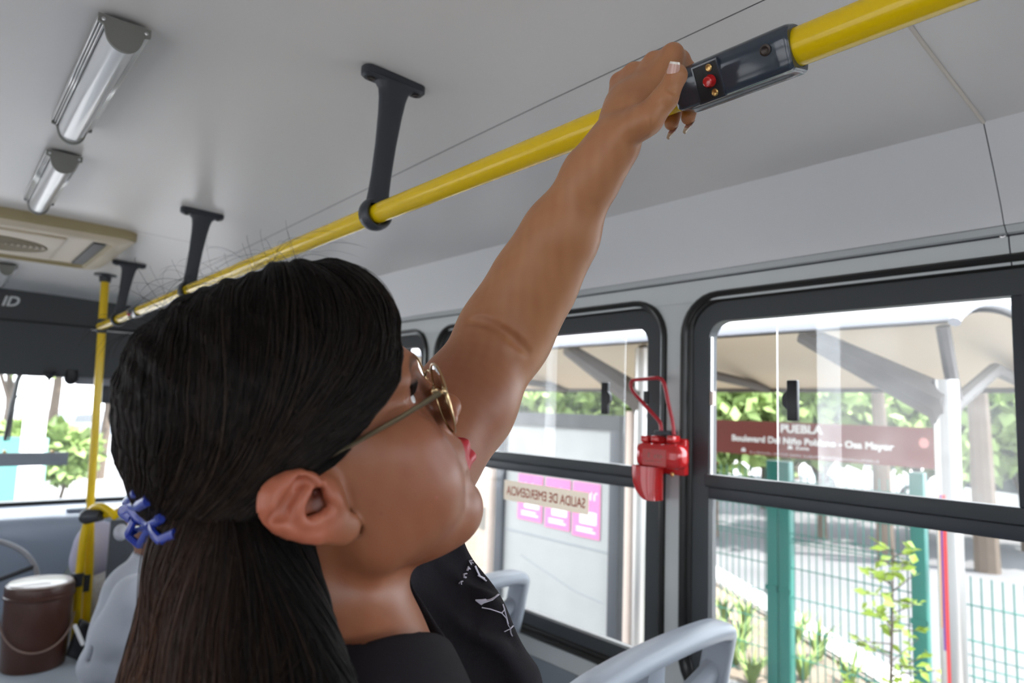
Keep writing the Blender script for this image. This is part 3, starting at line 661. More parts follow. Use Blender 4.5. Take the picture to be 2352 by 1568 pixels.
mb = MB(); p = atX(2304, 540, 1.487); mb.lathe(p, [(.0068, 0), (.0062, .003), (.0035, .0038), (.003, .0015)], axis=(-1, 0, .1), n=18); tag(mb.build('header_screw', M_steel, None), 'small bright screw in the header strip near the panel joint', 'screw')
mb = MB(); p = atX(1283, 1480, 1.493); mb.lathe(p, [(.006, 0), (.006, .003), (.002, .004)], axis=(-1, 0, 0), n=12); tag(mb.build('wall_screw', M_screw, None), 'small dark screw in the grey panel below the window sill', 'screw')

# ------------------------------------------------------------------ things on the windshield and dashboard
def placard():
    a, b = atY(-170, 1042, 4.56), atY(154, 1067, 4.56)
    r_ = empty('display_board', ((a[0]+b[0])/2, 4.56, a[2]), 'grey rectangular board hung low across the windshield', 'board')
    mb = MB(); mb.obox(((a[0]+b[0])/2, 4.56, (a[2]+b[2])/2), (abs(a[0]-b[0])/2, 0, 0), (0, .018, 0), (0, 0, abs(a[2]-b[2])/2), .004); mb.build('board_case', M_plat, r_)
    for px in (10, 120):
        p = atY(px, 1041, 4.56); mb = MB(); mb.tube([p+arr(0, 0, -.004), p+arr(0, 0, .016)], .008, 10); mb.tube([p+arr(0, 0, .012), arr(p[0], 4.612, p[2]+.012)], .004, 8); mb.build('hanger', M_brass, r_)
placard()
mb = MB(); mb.tube([atY(46, 852, 4.66), atY(28, 930, 4.68), atY(11, 1012, 4.68)], [.009, .013, .010], 10); w_ = mb.build('wiper_arm', M_black, None); tag(w_, 'dark wiper arm slanting across the far windshield', 'wiper')
mb = MB(); mb.tube([atY(20, 1012, 4.69), atY(36, 915, 4.69), atY(80, 866, 4.69)], .005, 8); mb.build('wiper_blade', M_brk, w_)
mb = MB(); p = atY(163, 868, 4.53); mb.ball(p, (.036, .036, .040), 14); mb.tube([p, p+arr(0, 0, .045)], .033, 12); tag(mb.build('dome_camera', M_black, None), 'small black dome camera under the header beside the yellow pole', 'camera')
mb = MB(); p = atY(114, 862, 4.50); mb.lathe(p, [(.030, .02), (.026, -.004), (.008, -.02), (.004, -.034)], n=14); tag(mb.build('ceiling_hook', M_black, None), 'small black pointed fitting under the header, left of the dome camera', 'fitting')
a, b = atY(232, 884, 4.585), atY(300, 928, 4.585)
rm = empty('rear_mirror', ((a[0]+b[0])/2, 4.585, (a[2]+b[2])/2), 'dark rectangular mirror at the top of the windshield', 'mirror')
mb = MB(); mb.obox(((a[0]+b[0])/2, 4.585, (a[2]+b[2])/2), (abs(a[0]-b[0])/2, 0, 0), (0, .02, 0), (0, 0, abs(a[2]-b[2])/2), .008); mb.build('mirror_case', M_frame2, rm)
mb = MB(); mb.tube([((a[0]+b[0])/2, 4.585, a[2]), ((a[0]+b[0])/2, 4.57, CZ+.11)], .01, 8); mb.build('mirror_stem', M_black, rm)
a, b = atY(175, 868, 4.57), atY(330, 884, 4.57)
mb = MB(); mb.obox(((a[0]+b[0])/2, 4.57, (a[2]+b[2])/2), (abs(a[0]-b[0])/2, 0, 0), (0, .015, 0), (0, 0, .026), .004); tag(mb.build('sun_visor', M_canedge, None), 'pale sun visor strip behind the top of the yellow pole', 'visor')
# steering wheel, mostly left of the frame
sw = empty('steering_wheel', (.10, 3.95, CZ-.73), 'pale steering wheel rim rising behind the bucket at the left edge', 'steering wheel')
mb = MB(); c = atY(-62, 1348, 3.85); n_ = arr(0, -.75, .66); u_ = arr(1, 0, 0); v_ = np.cross(n_, u_)
mb.tube([c+.235*(math.cos(t)*u_+math.sin(t)*v_) for t in np.linspace(0, 2*math.pi, 49)[:-1]], .0115, 10, closed=True); mb.build('rim', M_canedge, sw)
mb = MB(); mb.ball(c-n_*.03, (.06, .06, .04)); mb.tube([c-n_*.03, c-n_*.32], .03, 12)
for t in (.3, 2.84, 4.71): mb.tube([c-n_*.02, c+.235*(math.cos(t)*u_+math.sin(t)*v_)], .011, 8)
mb.build('hub', M_brk, sw)
# brown lidded bucket
bc = empty('lidded_bucket', tuple(atZ(75, 1528, CZ-1.122)), 'brown lidded bucket with wire handle standing on the front platform', 'bucket')
c = arr(*bc.location); R_ = .121; H_ = .335
mb = MB(); mb.lathe(c, [(R_*.90, .001), (R_*.93, .006), (R_*.985, H_*.5), (R_*1.0, H_*.83), (R_*.985, H_*.85)], n=48); mb.build('bucket_body', M_brown, bc)
mb = MB(); mb.lathe(c, [(R_*1.02, H_*.84), (R_*1.055, H_*.85), (R_*1.055, H_*.875), (R_*1.03, H_*.885), (R_*1.035, H_*.97), (R_*1.0, H_*.995), (R_*.97, H_*1.0)], n=48); mb.build('lid', M_brown, bc)
mb = MB(); mb.lathe(c, [(R_*.985, H_*.996), (R_*.93, H_*1.018), (R_*.6, H_*1.03), (.002, H_*1.034)], n=48); mb.build('lid_top', mat('lid_top_vinyl', (.36, .30, .28), .42, coat=.25), bc)
mb = MB(); hd_ = []
for t in np.linspace(0, 1, 25):
    a = math.radians(-178+170*t); hd_.append(c+arr((R_*1.06)*math.cos(a), (R_*1.06)*math.sin(a), H_*(.60-.34*math.sin(math.pi*t))))
mb.tube(hd_, .0035, 8); mb.build('wire_handle', mat('dull_wire', (.25, .17, .14), .4, metal=.3), bc)
# curved grey-green pillar shield left of the guard rail
mb = MB(); rows = []
for t in np.linspace(0, 1, 9):
    l = atY(196-60*t**1.4, 1205+135*t, 3.95); r_ = atY(215-10*t, 1200+140*t, 3.95); rows.append([l, (l+r_)/2+arr(0, -.05, 0), r_])
mb.sheet(rows); mb.sheet([[p+arr(0, .03, 0) for p in r] for r in rows]); tag(mb.build('curved_shield', mat('shield_grey_green', (.30, .34, .33), .5), None), 'curved grey-green shield behind the guard rail, right of the bucket', 'shield')
# ------------------------------------------------------------------ seats: moulded grey backrests with a grab opening each side of a web
def seat(xa, xb, Y, ztop, label, zlow=.45, handle=True, m=None):
    """seat facing the front (+Y); its back at Y"""
    m = m or M_seat; xm = (xa+xb)/2; w = (xb-xa)/2
    r_ = empty('bus_seat', (xm, Y+.2, 0), label, 'seat', 'grey moulded bus seats')
    P = lambda u, v, d=0.: arr(xm+u*w, Y+d+.10*(1-v)*0+(.12*(v-1)*-1 if False else 0)+(.10*(1-v)), zlow+(ztop-zlow)*v)
    if handle:
        top = smooth_curve([(-1, .62), (-.985, .80), (-.90, .905), (-.5, .955), (0, .985), (.5, 1.0), (.86, .995), (.985, .95), (1.0, .88), (.97, .62)], 5)
        mb = MB(); rows = []
        for k in range(13):
            a = 2*math.pi*k/12; ca, sa = math.cos(a), math.sin(a); row = []
            for i, (u, v) in enumerate(top):
                t = (arr(*top[min(i+1, len(top)-1)])-arr(*top[max(i-1, 0)])); t = t*arr(w, ztop-zlow); t /= np.linalg.norm(t); n_ = arr(-t[1], t[0])
                rr_ = .020*math.copysign(abs(ca)**.6, ca)
                row.append(P(u, v, .035*math.copysign(abs(sa)**.6, sa))+arr(n_[0]*(rr_-.02), 0, n_[1]*(rr_-.02)))
            rows.append(row)
        mb.sheet(rows); mb.build('grab_frame', m, r_, sharp=50)
        mb = MB()                                               # central web, wide at its foot
        web = [(-.02, .97, .11), (-.02, .90, .12), (.0, .80, .15), (.0, .70, .21), (.0, .60, .32)]
        mb.sheet([[P(c-h, v, .026), P(c-h*.8, v, -.012), P(c, v, -.020), P(c+h*.8, v, -.012), P(c+h, v, .026)] for c, v, h in web]); mb.sheet([[P(c-h, v, .026), P(c+h, v, .026)] for c, v, h in web])
        mb.build('centre_web', m, r_, sharp=50)
        mb = MB()
        for s_ in (-1, 1): mb.tube([P(s_*.93, .80, .0), P(s_*.55, .70, .004), P(s_*.22, .615, .008)], [.022, .024, .03], 10, flat=1.1)
        mb.build('brace', m, r_)
        vt_ = .66
    else: vt_ = 1.0
    mb = MB(); rows = []
    for v in np.linspace(0, vt_, 9):
        e = 1 if handle or v < .9 else .9
        rows.append([P(u*e, v-(.05*(abs(u)**3) if v == vt_ else 0), .012-.03*(1-u*u)) for u in np.linspace(-1, 1, 13)])
    mb.sheet(rows); mb.sheet([[p+arr(0, .03, 0) for p in r] for r in rows])
    for r in (rows[0], rows[-1]): mb.sheet([r, [p+arr(0, .03, 0) for p in r]])
    mb.sheet([[r[0], r[0]+arr(0, .03, 0)] for r in rows]); mb.sheet([[r[-1], r[-1]+arr(0, .03, 0)] for r in rows])
    mb.build('backrest', m, r_, sharp=50)
    mb = MB(); mb.obox((xm, Y+.33, zlow-.02), (w*.97, 0, 0), (0, .21, 0), (0, 0, .025), .02); mb.build('seat_pan', m, r_)
    mb = MB(); mb.box((xm-.03, Y+.2, 0), (xm+.03, Y+.45, zlow-.04)); mb.build('pedestal', M_part, r_)
    return r_
seat(.915, 1.440, .875, CZ-.455, 'nearest grey window seat back with grab openings, below the red lever')
seat(.45, .895, .885, CZ-.462, 'pale smooth aisle seat back just right of the woman\'s shirt', handle=False, m=M_seat2)
seat(.962, 1.468, 1.60, CZ-.492, 'second grey window seat back, seen just beyond the woman\'s chest')
# ------------------------------------------------------------------ outside, to the right: stop platform, fence, bank, road
GZ = CZ-1.9
mb = MB(); mb.box((-30, -40, GZ-1.2), (200, 120, GZ-.35)); mb.build('ground', M_road, None, 'structure')
mb = MB(); mb.box((1.9, -20, GZ-.345), (4.62, 9.0, GZ)); mb.build('trim_stop_platform', M_conc, None, 'structure')
E1, E2 = atZ(1620, 1322, GZ), atZ(2000, 1562, GZ); ed = E1-E2; ed /= np.linalg.norm(ed); A_, B_ = E2-ed*12, E1+ed*14
mb = MB(); mb.prism([(4.625, A_[1], GZ-.344), (A_[0], A_[1], GZ-.344), (B_[0], B_[1], GZ-.344), (4.625, B_[1], GZ-.344)][::-1], (0, 0, .335)); tag(mb.build('soil_bank', M_soil, None), kind='structure')
pn = arr(-ed[1], ed[0], 0); pn = pn if pn[0] > 0 else -pn
mb = MB(); mb.prism([A_+pn*.004, A_+pn*.30, B_+pn*.30, B_+pn*.004], (0, 0, .03)); mb.prism([A_, A_+pn*.30, B_+pn*.30, B_][::-1], (0, 0, -.34)); tag(mb.build('trim_kerb', M_kerb, None), kind='structure')
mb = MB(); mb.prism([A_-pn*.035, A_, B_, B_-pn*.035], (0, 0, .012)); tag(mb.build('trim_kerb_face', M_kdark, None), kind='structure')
mb = MB(); mb.prism([A_+pn*.305, A_+pn*60, B_+pn*60, B_+pn*.305], (0, 0, -.3)); tag(mb.build('trim_far_pavement', M_asph, None), kind='structure')
# mesh fence
XF = 4.72
def fence(y0, y1, ztop, label):
    f = empty('mesh_fence', (XF, (y0+y1)/2, GZ), label, 'fence', 'green mesh fence panels')
    for y in (y0, y1):
        mb = MB(); mb.obox((XF, y, (ztop+GZ)/2), (.034, 0, 0), (0, .042, 0), (0, 0, (ztop-GZ)/2), .006); p = mb.build('fence_post', M_grn, f)
        for z in (ztop-.2, ztop-.9): c_ = MB(); c_.obox((XF-.036, y, z), (.004, 0, 0), (0, .05, 0), (0, 0, .018)); c_.build('clamp', M_grn, p)
    mb = MB()
    for y in np.arange(y0+.07, y1-.04, .052): mb.tube([(XF, y, GZ+.04), (XF, y, ztop-.06)], .0042, 4, caps=False)
    for z in np.arange(GZ+.06, ztop-.03, .2):
        mb.tube([(XF-.004, y0, z), (XF-.004, y1, z)], .0040, 4, caps=False)
    for z in (ztop-.56, ztop-.5): mb.tube([(XF-.02, y0, z), (XF-.02, y1, z)], .0030, 4, caps=False)
    mb.build('wire_mesh', M_grn, f); return f
fence(2.503, 5.2, CZ-.30, 'green mesh fence panel behind the notice board')
fence(1.553, 2.503-.09, CZ-.30, 'green mesh fence panel behind the leafy plant')
fence(-1.8, 1.385, atX(2250, 1303, XF)[2], 'lower green mesh fence panel right of the steel post')
# grass tufts on the bank
def tuft(c, h, n, seed):
    rnd = random.Random(seed); mb = MB()
    for k in range(n):
        a = rnd.uniform(0, 6.28); b = arr(math.cos(a), math.sin(a), 0); l = h*rnd.uniform(.6, 1.1); w = arr(-b[1], b[0], 0)*.012
        p0 = c+b*.02; p1 = c+b*.09*l/h+arr(0, 0, l*.6); p2 = c+b*.25*l/h*rnd.uniform(.5, 1.2)+arr(0, 0, l)
        mb.add([p0-w, p0+w, p1+w, p1-w, p2], [(0, 1, 2, 3), (3, 2, 4)])
    return mb.build('grass_tuft', M_leaf, None)
TF = [(1665, 1400, 'grass tuft left of the near green fence post, highest on the bank'), (1712, 1412, 'grass tuft just left of the near green post below the kerb'), (1700, 1460, 'grass tuft at mid bank left of the near green post'), (1690, 1500, 'low grass tuft left of the near green post near the seat'), (1727, 1545, 'grass tuft at the bottom of the window left of the near green post'), (1830, 1450, 'small grass tuft right of the near green post by the kerb'), (1800, 1495, 'grass tuft right of the near green post at mid bank'), (1880, 1490, 'wide grass tuft midway between the green post and the leafy plant'), (1845, 1535, 'grass tuft right of the near green post at the bottom of the window'), (1950, 1550, 'grass tuft at the foot of the leafy plant'), (1465, 1290, 'grass tuft seen between notice board and window pillar, upper'), (1468, 1400, 'grass tuft seen between notice board and window pillar, lower')]
for i, (px, py, lab) in enumerate(TF): tag(tuft(atZ(px, py+24, GZ-.01), .26 if i not in (7,) else .34, 26, i), lab, 'grass', 'grass tufts on the bank')
# leafy plant
def leafy(c, H, n, seed, name, label, mleaf, spread, lsz, cat='plant'):
    rnd = random.Random(seed); r_ = empty(name, c, label, cat)
    st = MB(); pts = [c+arr(.03*math.sin(3*t), .03*math.cos(2*t), H*t) for t in np.linspace(0, 1, 8)]; st.tube(pts, [.012*(1-.7*t) for t in np.linspace(0, 1, 8)], 6)
    lf = MB()
    for k in range(n):
        t = .05+.95*k/n; a = rnd.uniform(0, 6.28); el = rnd.uniform(-.1, .8); d = arr(math.cos(a)*math.cos(el), math.sin(a)*math.cos(el), math.sin(el))
        L = spread*(1.15-t*.75)*rnd.uniform(.5, 1.1); b0 = c+arr(.03*math.sin(3*t), .03*math.cos(2*t), H*t); tip = b0+d*L
        st.tube([b0, tip], [.004, .002], 4, caps=False)
        for j in range(5):
            q = b0+(tip-b0)*(.35+.65*j/4); a2 = rnd.uniform(0, 6.28); dd = d*.5+arr(math.cos(a2), math.sin(a2), rnd.uniform(-.3, .5)); dd /= np.linalg.norm(dd)
            w = np.cross(dd, arr(rnd.uniform(-1, 1), rnd.uniform(-1, 1), 1)); w /= np.linalg.norm(w)+1e-9; l = lsz*rnd.uniform(.7, 1.3)
            lf.add([q, q+dd*l*.45+w*l*.27+arr(0, 0, .006), q+dd*l, q+dd*l*.45-w*l*.27+arr(0, 0, .006)], [(0, 1, 2, 3)])
    st.build('stem', M_bark, r_); lf.build('foliage', mleaf, r_); return r_
pc = atX(2052, 1600, 4.25); pc[2] = GZ
leafy(pc, atX(2068, 1262, 4.25)[2]-GZ, 46, 3, 'leafy_shrub', 'tall slim leafy shrub in front of the mesh fence, left of the steel post', M_leaf2, .30, .075)
# stainless post with coloured strips
sp = empty('steel_post', (3.4, .997, GZ), 'thick stainless steel post with a red and purple strip, right of the leafy shrub', 'post')
mb = MB(); mb.tube([(3.4, .997, GZ), (3.4, .997, CZ+.20)], .0495, 28); mb.build('post_tube', M_stain, sp)
def strip(a0, a1, z0, z1, m, nm):
    mb = MB(); mb.sheet([[(3.4+.0502*math.cos(a), .997+.0502*math.sin(a), z) for a in np.linspace(math.radians(a0), math.radians(a1), 7)] for z in (z0, z1)]); mb.build(nm, m, sp)
strip(166, 182, CZ-1.10, CZ-.30, mat('strip_red', (.62, .05, .05), .4), 'red_strip')
strip(151, 165, CZ-.95, CZ-.30, mat('strip_purple', (.16, .05, .22), .4), 'purple_strip')
strip(144, 150, CZ-.86, CZ-.30, mat('strip_orange', (.70, .30, .03), .4), 'orange_strip')
mb = MB(); mb.lathe((3.4, .997, GZ), [(.09, 0), (.09, .02), (.052, .03)], n=24); mb.build('base_flange', M_stain, sp)
# station sign
XS = 4.66; zt_, zb_ = CZ-.018, CZ-.268; yl_, yr_ = 3.10, 1.36
sg = empty('station_sign', (XS, (yl_+yr_)/2, zb_), 'long brown station name sign seen through the near window', 'sign')
mb = MB(); mb.box((XS-.012, yr_, zb_), (XS+.012, yl_, zt_)); mb.build('sign_board', M_sign, sg)
mb = MB()
for y, z, l in ((2.945, zb_, .085), (2.938, zb_, .03)): mb.tube([(XS-.008, y, z+.004), (XS-.008, y, z-l)], .004, 6)
mb.tube([(XS-.008, 2.958, zb_-.083), (XS-.008, 2.928, zb_-.083)], .004, 6); mb.build('red_drip', mat('drip_red', (.6, .12, .10), .5), sg)
for y in (1.45, 3.0):
    mb = MB(); mb.box((XS+.012, y-.03, zb_+.05), (XS+.05, y+.03, zb_+.1)); mb.build('sign_clamp', M_grn, sg)
mb = MB(); xs_ = XS-.0135; q = atX(1792, 993, xs_)
def fit(txt, y_left, y_right, z, size, bold=0.):
    m2 = MB(); lettering(m2, txt, size, (0, 0, 0), (0, -1, 0), (0, 0, 1), bold=bold); ys = [p[1] for p in m2.v]; k = (y_left-y_right)/(max(ys)-min(ys)); t0 = max(ys)
    mb = MB(); mb.add([(xs_+p[0], y_left+(p[1]-t0)*k, z+p[2]) for p in m2.v], m2.f); mb.build('sign_lettering', M_white, sg)
yy = lambda px, py=1000: atX(px, py, xs_)[1]
fit('PUEBLA', yy(1793), yy(1793)-.30, atX(1800, 993, xs_)[2], .078, .006)
fit('Boulevard Del Niño Poblano - Osa Mayor', yy(1681), yy(2053), atX(1700, 1012, xs_)[2]-.003, .062, .005)
fit('Zona', yy(1826), yy(1826)-.10, atX(1826, 1032, xs_)[2], .034, .002)
mb = MB(); scribble(mb, (xs_, yy(1722), atX(1722, 1040, xs_)[2]), yy(1722)-yy(2020), .017, arr(0, -1, 0), 9); mb.build('small_print', M_white, sg)
for px in (1708, 1815):
    mb = MB(); p = atX(px, 1035 if px < 1750 else 1030, xs_); mb.prism([p+arr(0, .02, -.004), p+arr(0, .012, .022), p+arr(0, -.012, .022), p+arr(0, -.02, -.004)], (-.001, 0, 0)); mb.build('sign_icon', M_white, sg)
mb = MB(); p = atX(2122, 1017, xs_); mb.prism([p+arr(0, .028*math.cos(t), .032*math.sin(t)) for t in np.linspace(0, 2*math.pi, 17)[:-1]], (-.001, 0, 0)); mb.build('round_emblem', mat('emblem_pink', (.75, .30, .28), .5), sg)
# shelter canopy
cn = empty('shelter_canopy', (3.8, 2.5, GZ), 'cream curved canopy roof of the bus stop shelter', 'shelter roof')
PRO = [(2.78, .385), (2.84, .425), (3.1, .50), (3.5, .53), (3.9, .50), (4.4, .41), (5.0, .262)]
UND = [(2.80, .372), (3.1, .448), (3.5, .475), (3.9, .445), (4.4, .365), (5.0, .232)]
ya_, yb_ = .78, 7.5
for nm, pr, m in (('roof_skin', PRO, M_canedge), ('soffit', UND, M_canopy)):
    mb = MB(); pr_ = smooth_curve([arr(*p) for p in pr], 4)
    mb.sheet([[(x, y, CZ+z) for x, z in pr_] for y in (ya_, yb_)]); mb.build(nm, m, cn)
mb = MB(); mb.obox((2.79, (ya_+yb_)/2, CZ+.400), (.018, 0, 0), (0, (yb_-ya_)/2, 0), (0, 0, .020), .006); mb.build('gutter', M_canedge, cn)
mb = MB(); mb.obox((5.0, (ya_+yb_)/2, CZ+.245), (.03, 0, 0), (0, (yb_-ya_)/2, 0), (0, 0, .035), .004); mb.build('rear_beam', M_beam, cn)
mb = MB(); mb.tube([(x, ya_, CZ+z-.012) for x, z in smooth_curve([arr(*p) for p in PRO], 4)], .022, 8); mb.build('end_edge', M_canedge, cn)
for y in (1.0, 2.68, 4.9):
    mb = MB(); mb.tube([(3.4, y, CZ-.12), (3.55, y, CZ+.10), (3.4, y, CZ+.44)], .03, 8)
    mb.tube([(3.42, y, CZ-.02), (3.42, y+.02, CZ+.10), (3.36, y+.62, CZ+.44)], [.055, .088, .05], 10); mb.tube([(3.42, y, CZ+.06), (4.2, y, CZ+.30), (5.0, y, CZ+.24)], .035, 8); mb.build('bracket_arm', M_beam, cn)
for y in (2.68, 4.9):
    mb = MB(); mb.tube([(3.4, y, GZ), (3.4, y, CZ+.42)], .045, 20); p = mb.build('canopy_post', M_stain, cn)
# notice board with three pink posters
nb = empty('notice_board', (3.42, 3.40, GZ), 'large pale notice board in a dark frame with three pink posters', 'notice board')
y0, y1, z0, z1 = 2.92, 3.98, CZ-1.52, CZ-.105
mb = MB(); mb.box((3.41, y0, z0), (3.43, y1, z1)); mb.build('board_panel', M_board, nb)
for nm, (a, b, c, d) in dict(a=(y0-.085, y0, z0-.05, z1), b=(y1, y1+.085, z0-.05, z1)).items(): mb = MB(); mb.obox((3.41, (a+b)/2, (c+d)/2), (.03, 0, 0), (0, (b-a)/2, 0), (0, 0, (d-c)/2), .004); mb.build('side_frame', M_frame2, nb)
mb = MB(); mb.obox((3.41, (y0+y1)/2, z1+.045), (.032, 0, 0), (0, (y1-y0)/2+.085, 0), (0, 0, .05), .004); mb.build('top_frame', M_frame, nb)
mb = MB(); mb.box((3.405, y0, CZ-.90), (3.412, y1, CZ-.895)); mb.tube([(3.409, y0+.05, CZ-1.22), (3.409, y0+.3, CZ-1.20), (3.409, y1-.35, CZ-1.10), (3.409, y1-.2, CZ-1.06)], .0022, 4); mb.build('board_marks', M_lowpan, nb)
for y in (y0-.16, y1+.16):
    mb = MB(); mb.tube([(3.40, y, GZ), (3.40, y, CZ+.02)], .035, 14); mb.build('board_post', M_postp, nb)
    mb = MB(); mb.tube([(3.43, y-.05*np.sign(y-3.4)*-1, GZ), (3.43, y-.05*np.sign(y-3.4)*-1, CZ+.02)], .02, 10); mb.build('board_post', M_stain, nb)
for k, (pa, pb, lab) in enumerate(((1190, 1246, 'leftmost pink poster'), (1253, 1310, 'middle pink poster'), (1316, 1379, 'rightmost pink poster'))):
    X = 3.404; ya, yb = atX(pa, 1150, X)[1], atX(pb, 1150, X)[1]; zt2 = CZ-.47; zb2 = CZ-.80-.015*k
    ps = empty('pink_poster', (X, (ya+yb)/2, zb2), lab+' on the pale notice board outside the window', 'poster', 'pink posters on the notice board')
    mb = MB(); mb.box((X-.0015, yb, zb2), (X, ya, zt2)); mb.build('sheet', M_pink, ps)
    mb = MB(); w = ya-yb
    scribble(mb, (X-.003, ya-w*.1, zt2-.11), w*.8, .055, arr(0, -1, 0), 20+k)
    mb.box((X-.003, yb+w*.12, zb2+.09), (X-.002, ya-w*.28, zb2+.17)); mb.box((X-.003, yb+w*.15, zb2+.035), (X-.002, ya-w*.15, zb2+.045)); mb.box((X-.003, yb+w*.25, zb2+.055), (X-.002, ya-w*.15, zb2+.065)); mb.build('print', M_paper, ps)
# trees and hedges
def tree(c, H, R, n, seed, label, m=None, name='leafy_tree', cat='tree', lsz=.22, trunk=True, flat=1.):
    rnd = np.random.RandomState(seed); r_ = empty(name, c, label, cat, 'trees and bushes outside')
    if trunk:
        mb = MB(); mb.tube([c, c+arr(.1, .05, H*.35), c+arr(-.05, .1, H*.7)], [R*.085, R*.065, R*.03], 10)
        for k in range(4): a = k*1.6+seed; mb.tube([c+arr(.06, .05, H*.4), c+arr(R*.5*math.cos(a), R*.5*math.sin(a), H*.75)], [R*.04, R*.015], 6)
        mb.build('trunk', M_bark, r_)
    cl = rnd.normal(0, .45, (26, 3)); P = cl[rnd.randint(0, 26, n)]+rnd.normal(0, .2, (n, 3)); P *= arr(R, R, R*.75*flat); P += c+arr(0, 0, H-R*.55*flat)
    D = rnd.normal(0, 1, (n, 3)); D /= np.linalg.norm(D, axis=1)[:, None]; W = np.cross(D, rnd.normal(0, 1, (n, 3))); W /= np.linalg.norm(W, axis=1)[:, None]
    l = lsz*rnd.uniform(.6, 1.3, n)[:, None]
    V = np.stack([P, P+D*l*.5+W*l*.3, P+D*l, P+D*l*.5-W*l*.3], 1).reshape(-1, 3)-np.array(c)
    me = bpy.data.meshes.new('foliage'); me.from_pydata(V.tolist(), [], np.arange(4*n).reshape(-1, 4).tolist()); o = link_mesh(me, 'foliage', m or M_leaf, r_); return r_
G0 = GZ-.3
for i, (px, d, H, R, lab) in enumerate(((1290, 12, 3.1, 1.15, 'leafy tree behind the left part of the notice board'), (1470, 15.5, 3.5, 1.25, 'leafy tree behind the right edge of the notice board'), (1640, 11, 2.9, 1.0, 'bushy tree behind the left end of the brown sign'), (1755, 14.6, 3.2, 1.15, 'bushy tree behind the left half of the brown sign, farther off'), (1885, 11.2, 2.9, 1.0, 'leafy tree behind the middle of the brown sign'), (2010, 15.2, 3.3, 1.2, 'leafy tree behind the right half of the brown sign, farther off'), (2115, 11.4, 2.8, .95, 'low bushy tree beyond the right end of the brown sign'), (2262, 14.8, 3.5, 1.35, 'leafy tree right of the steel post, farther off'), (2345, 10.6, 2.9, .95, 'leafy tree at the right edge of the near window'), (1820, 22, 9.0, 2.3, 'tall tree rising above the middle of the canopy'), (2150, 25, 10.5, 2.6, 'tall tree rising above the canopy at upper right'), (1370, 21, 8.6, 2.2, 'tall tree above the canopy over the notice board'))):
    p = atD(px, 900, d); p[2] = G0; tree(p, H, R, 3000, i, lab, lsz=.30)
def trunk(px, d, h, r, lab):
    p = atD(px, 1000, d); p[2] = G0; mb = MB(); mb.tube([p, p+arr(.05, .05, h*.5), p+arr(-.05, .1, h)], [r*1.2, r, r*.8], 10); tag(mb.build('bare_trunk', M_bark, None), lab, 'tree trunk', 'bare trunks outside')
trunk(2030, 9.5, 3.6, .10, 'slim bare tree trunk behind the brown sign'); trunk(2258, 9.0, 4.5, .13, 'bare tree trunk right of the steel post')
def car(c, ang, m, label):
    r_ = empty('parked_car', c, label, 'car', 'parked cars'); ux = arr(math.cos(ang), math.sin(ang), 0); uy = arr(-ux[1], ux[0], 0); c = arr(*c)
    P = lambda x, y, z: c+ux*x+uy*y+arr(0, 0, z)
    prof = [(-2.1, .35), (-2.15, .7), (-1.9, .92), (-1.35, 1.0), (-.85, 1.42), (.55, 1.45), (1.15, 1.0), (1.95, .88), (2.15, .65), (2.1, .35)]
    mb = MB(); mb.sheet([[P(x, -.82+(.14 if z > 1.1 else 0), z) for x, z in prof], [P(x, -.6, z+.02) for x, z in prof], [P(x, .6, z+.02) for x, z in prof], [P(x, .82-(.14 if z > 1.1 else 0), z) for x, z in prof]])
    for s_ in (-1, 1): mb.add([P(x, s_*(.82-(.14 if z > 1.1 else 0)), z) for x, z in prof], [tuple(range(10))])
    mb.build('car_body', m, r_, sharp=30)
    mb = MB()
    for s_ in (-1, 1): mb.add([P(x, s_*(.835-(.13 if z > 1.1 else .02)), z) for x, z in ((-1.2, 1.02), (-.8, 1.36), (.5, 1.39), (1.0, 1.02))], [(0, 1, 2, 3)])
    mb.build('car_windows', M_carwin, r_)
    for x in (-1.35, 1.35):
        for s_ in (-1, 1): mb = MB(); mb.lathe(P(x, s_*.74, .33), [(.2, -.1), (.33, -.09), (.33, .09), (.2, .1)], axis=uy, n=24); mb.build('wheel', M_black, r_)
for px, d, m, ang, lab in ((2040, 18.6, M_carw, 1.2, 'white car parked under the trees below the brown sign'), (2150, 20.8, M_cargr, 1.0, 'dark grey car beside the white parked car'), (2365, 12.6, M_carw, 1.1, 'white car parked right of the steel post')):
    p = atD(px, 1060, d); p[2] = G0; car(p, ang, m, lab)
# ------------------------------------------------------------------ outside, ahead of the bus
def fpt(px, d): p = atD(px, 950, d); p[2] = G0-.05; return p
for i, (px, d, H, R, lab) in enumerate(((10, 17, 5.2, 1.6, 'pale green tree ahead at the far left of the windshield'), (118, 23, 7.5, 2.2, 'leafy tree ahead in the middle of the windshield'), (152, 13.2, 1.45, .5, 'round green hedge bush ahead beside the yellow pole'), (240, 18.5, 5.4, 1.7, 'leafy tree ahead right of the yellow pole'), (40, 13.4, 1.45, .5, 'low hedge bush ahead left of the white post'))):
    tree(fpt(px, d), H, R, 2800, 40+i, lab, lsz=.30)
p = fpt(82, 11); mb = MB(); mb.tube([p, p+arr(0, 0, 3.4)], .16, 16); tag(mb.build('white_post', mat('white_post_paint', (.85, .85, .85), .5), None), 'thick white post ahead seen through the windshield', 'post')
a, b = fpt(-60, 11.5), fpt(70, 11.5); mb = MB(); mb.obox((a+b)/2+arr(0, 0, .75), (b-a)/2, (0, .03, 0), (0, 0, .75)); tag(mb.build('teal_screen', mat('teal_mesh', (.10, .30, .27), .6), None), 'teal fence screen ahead at the left of the windshield', 'fence')
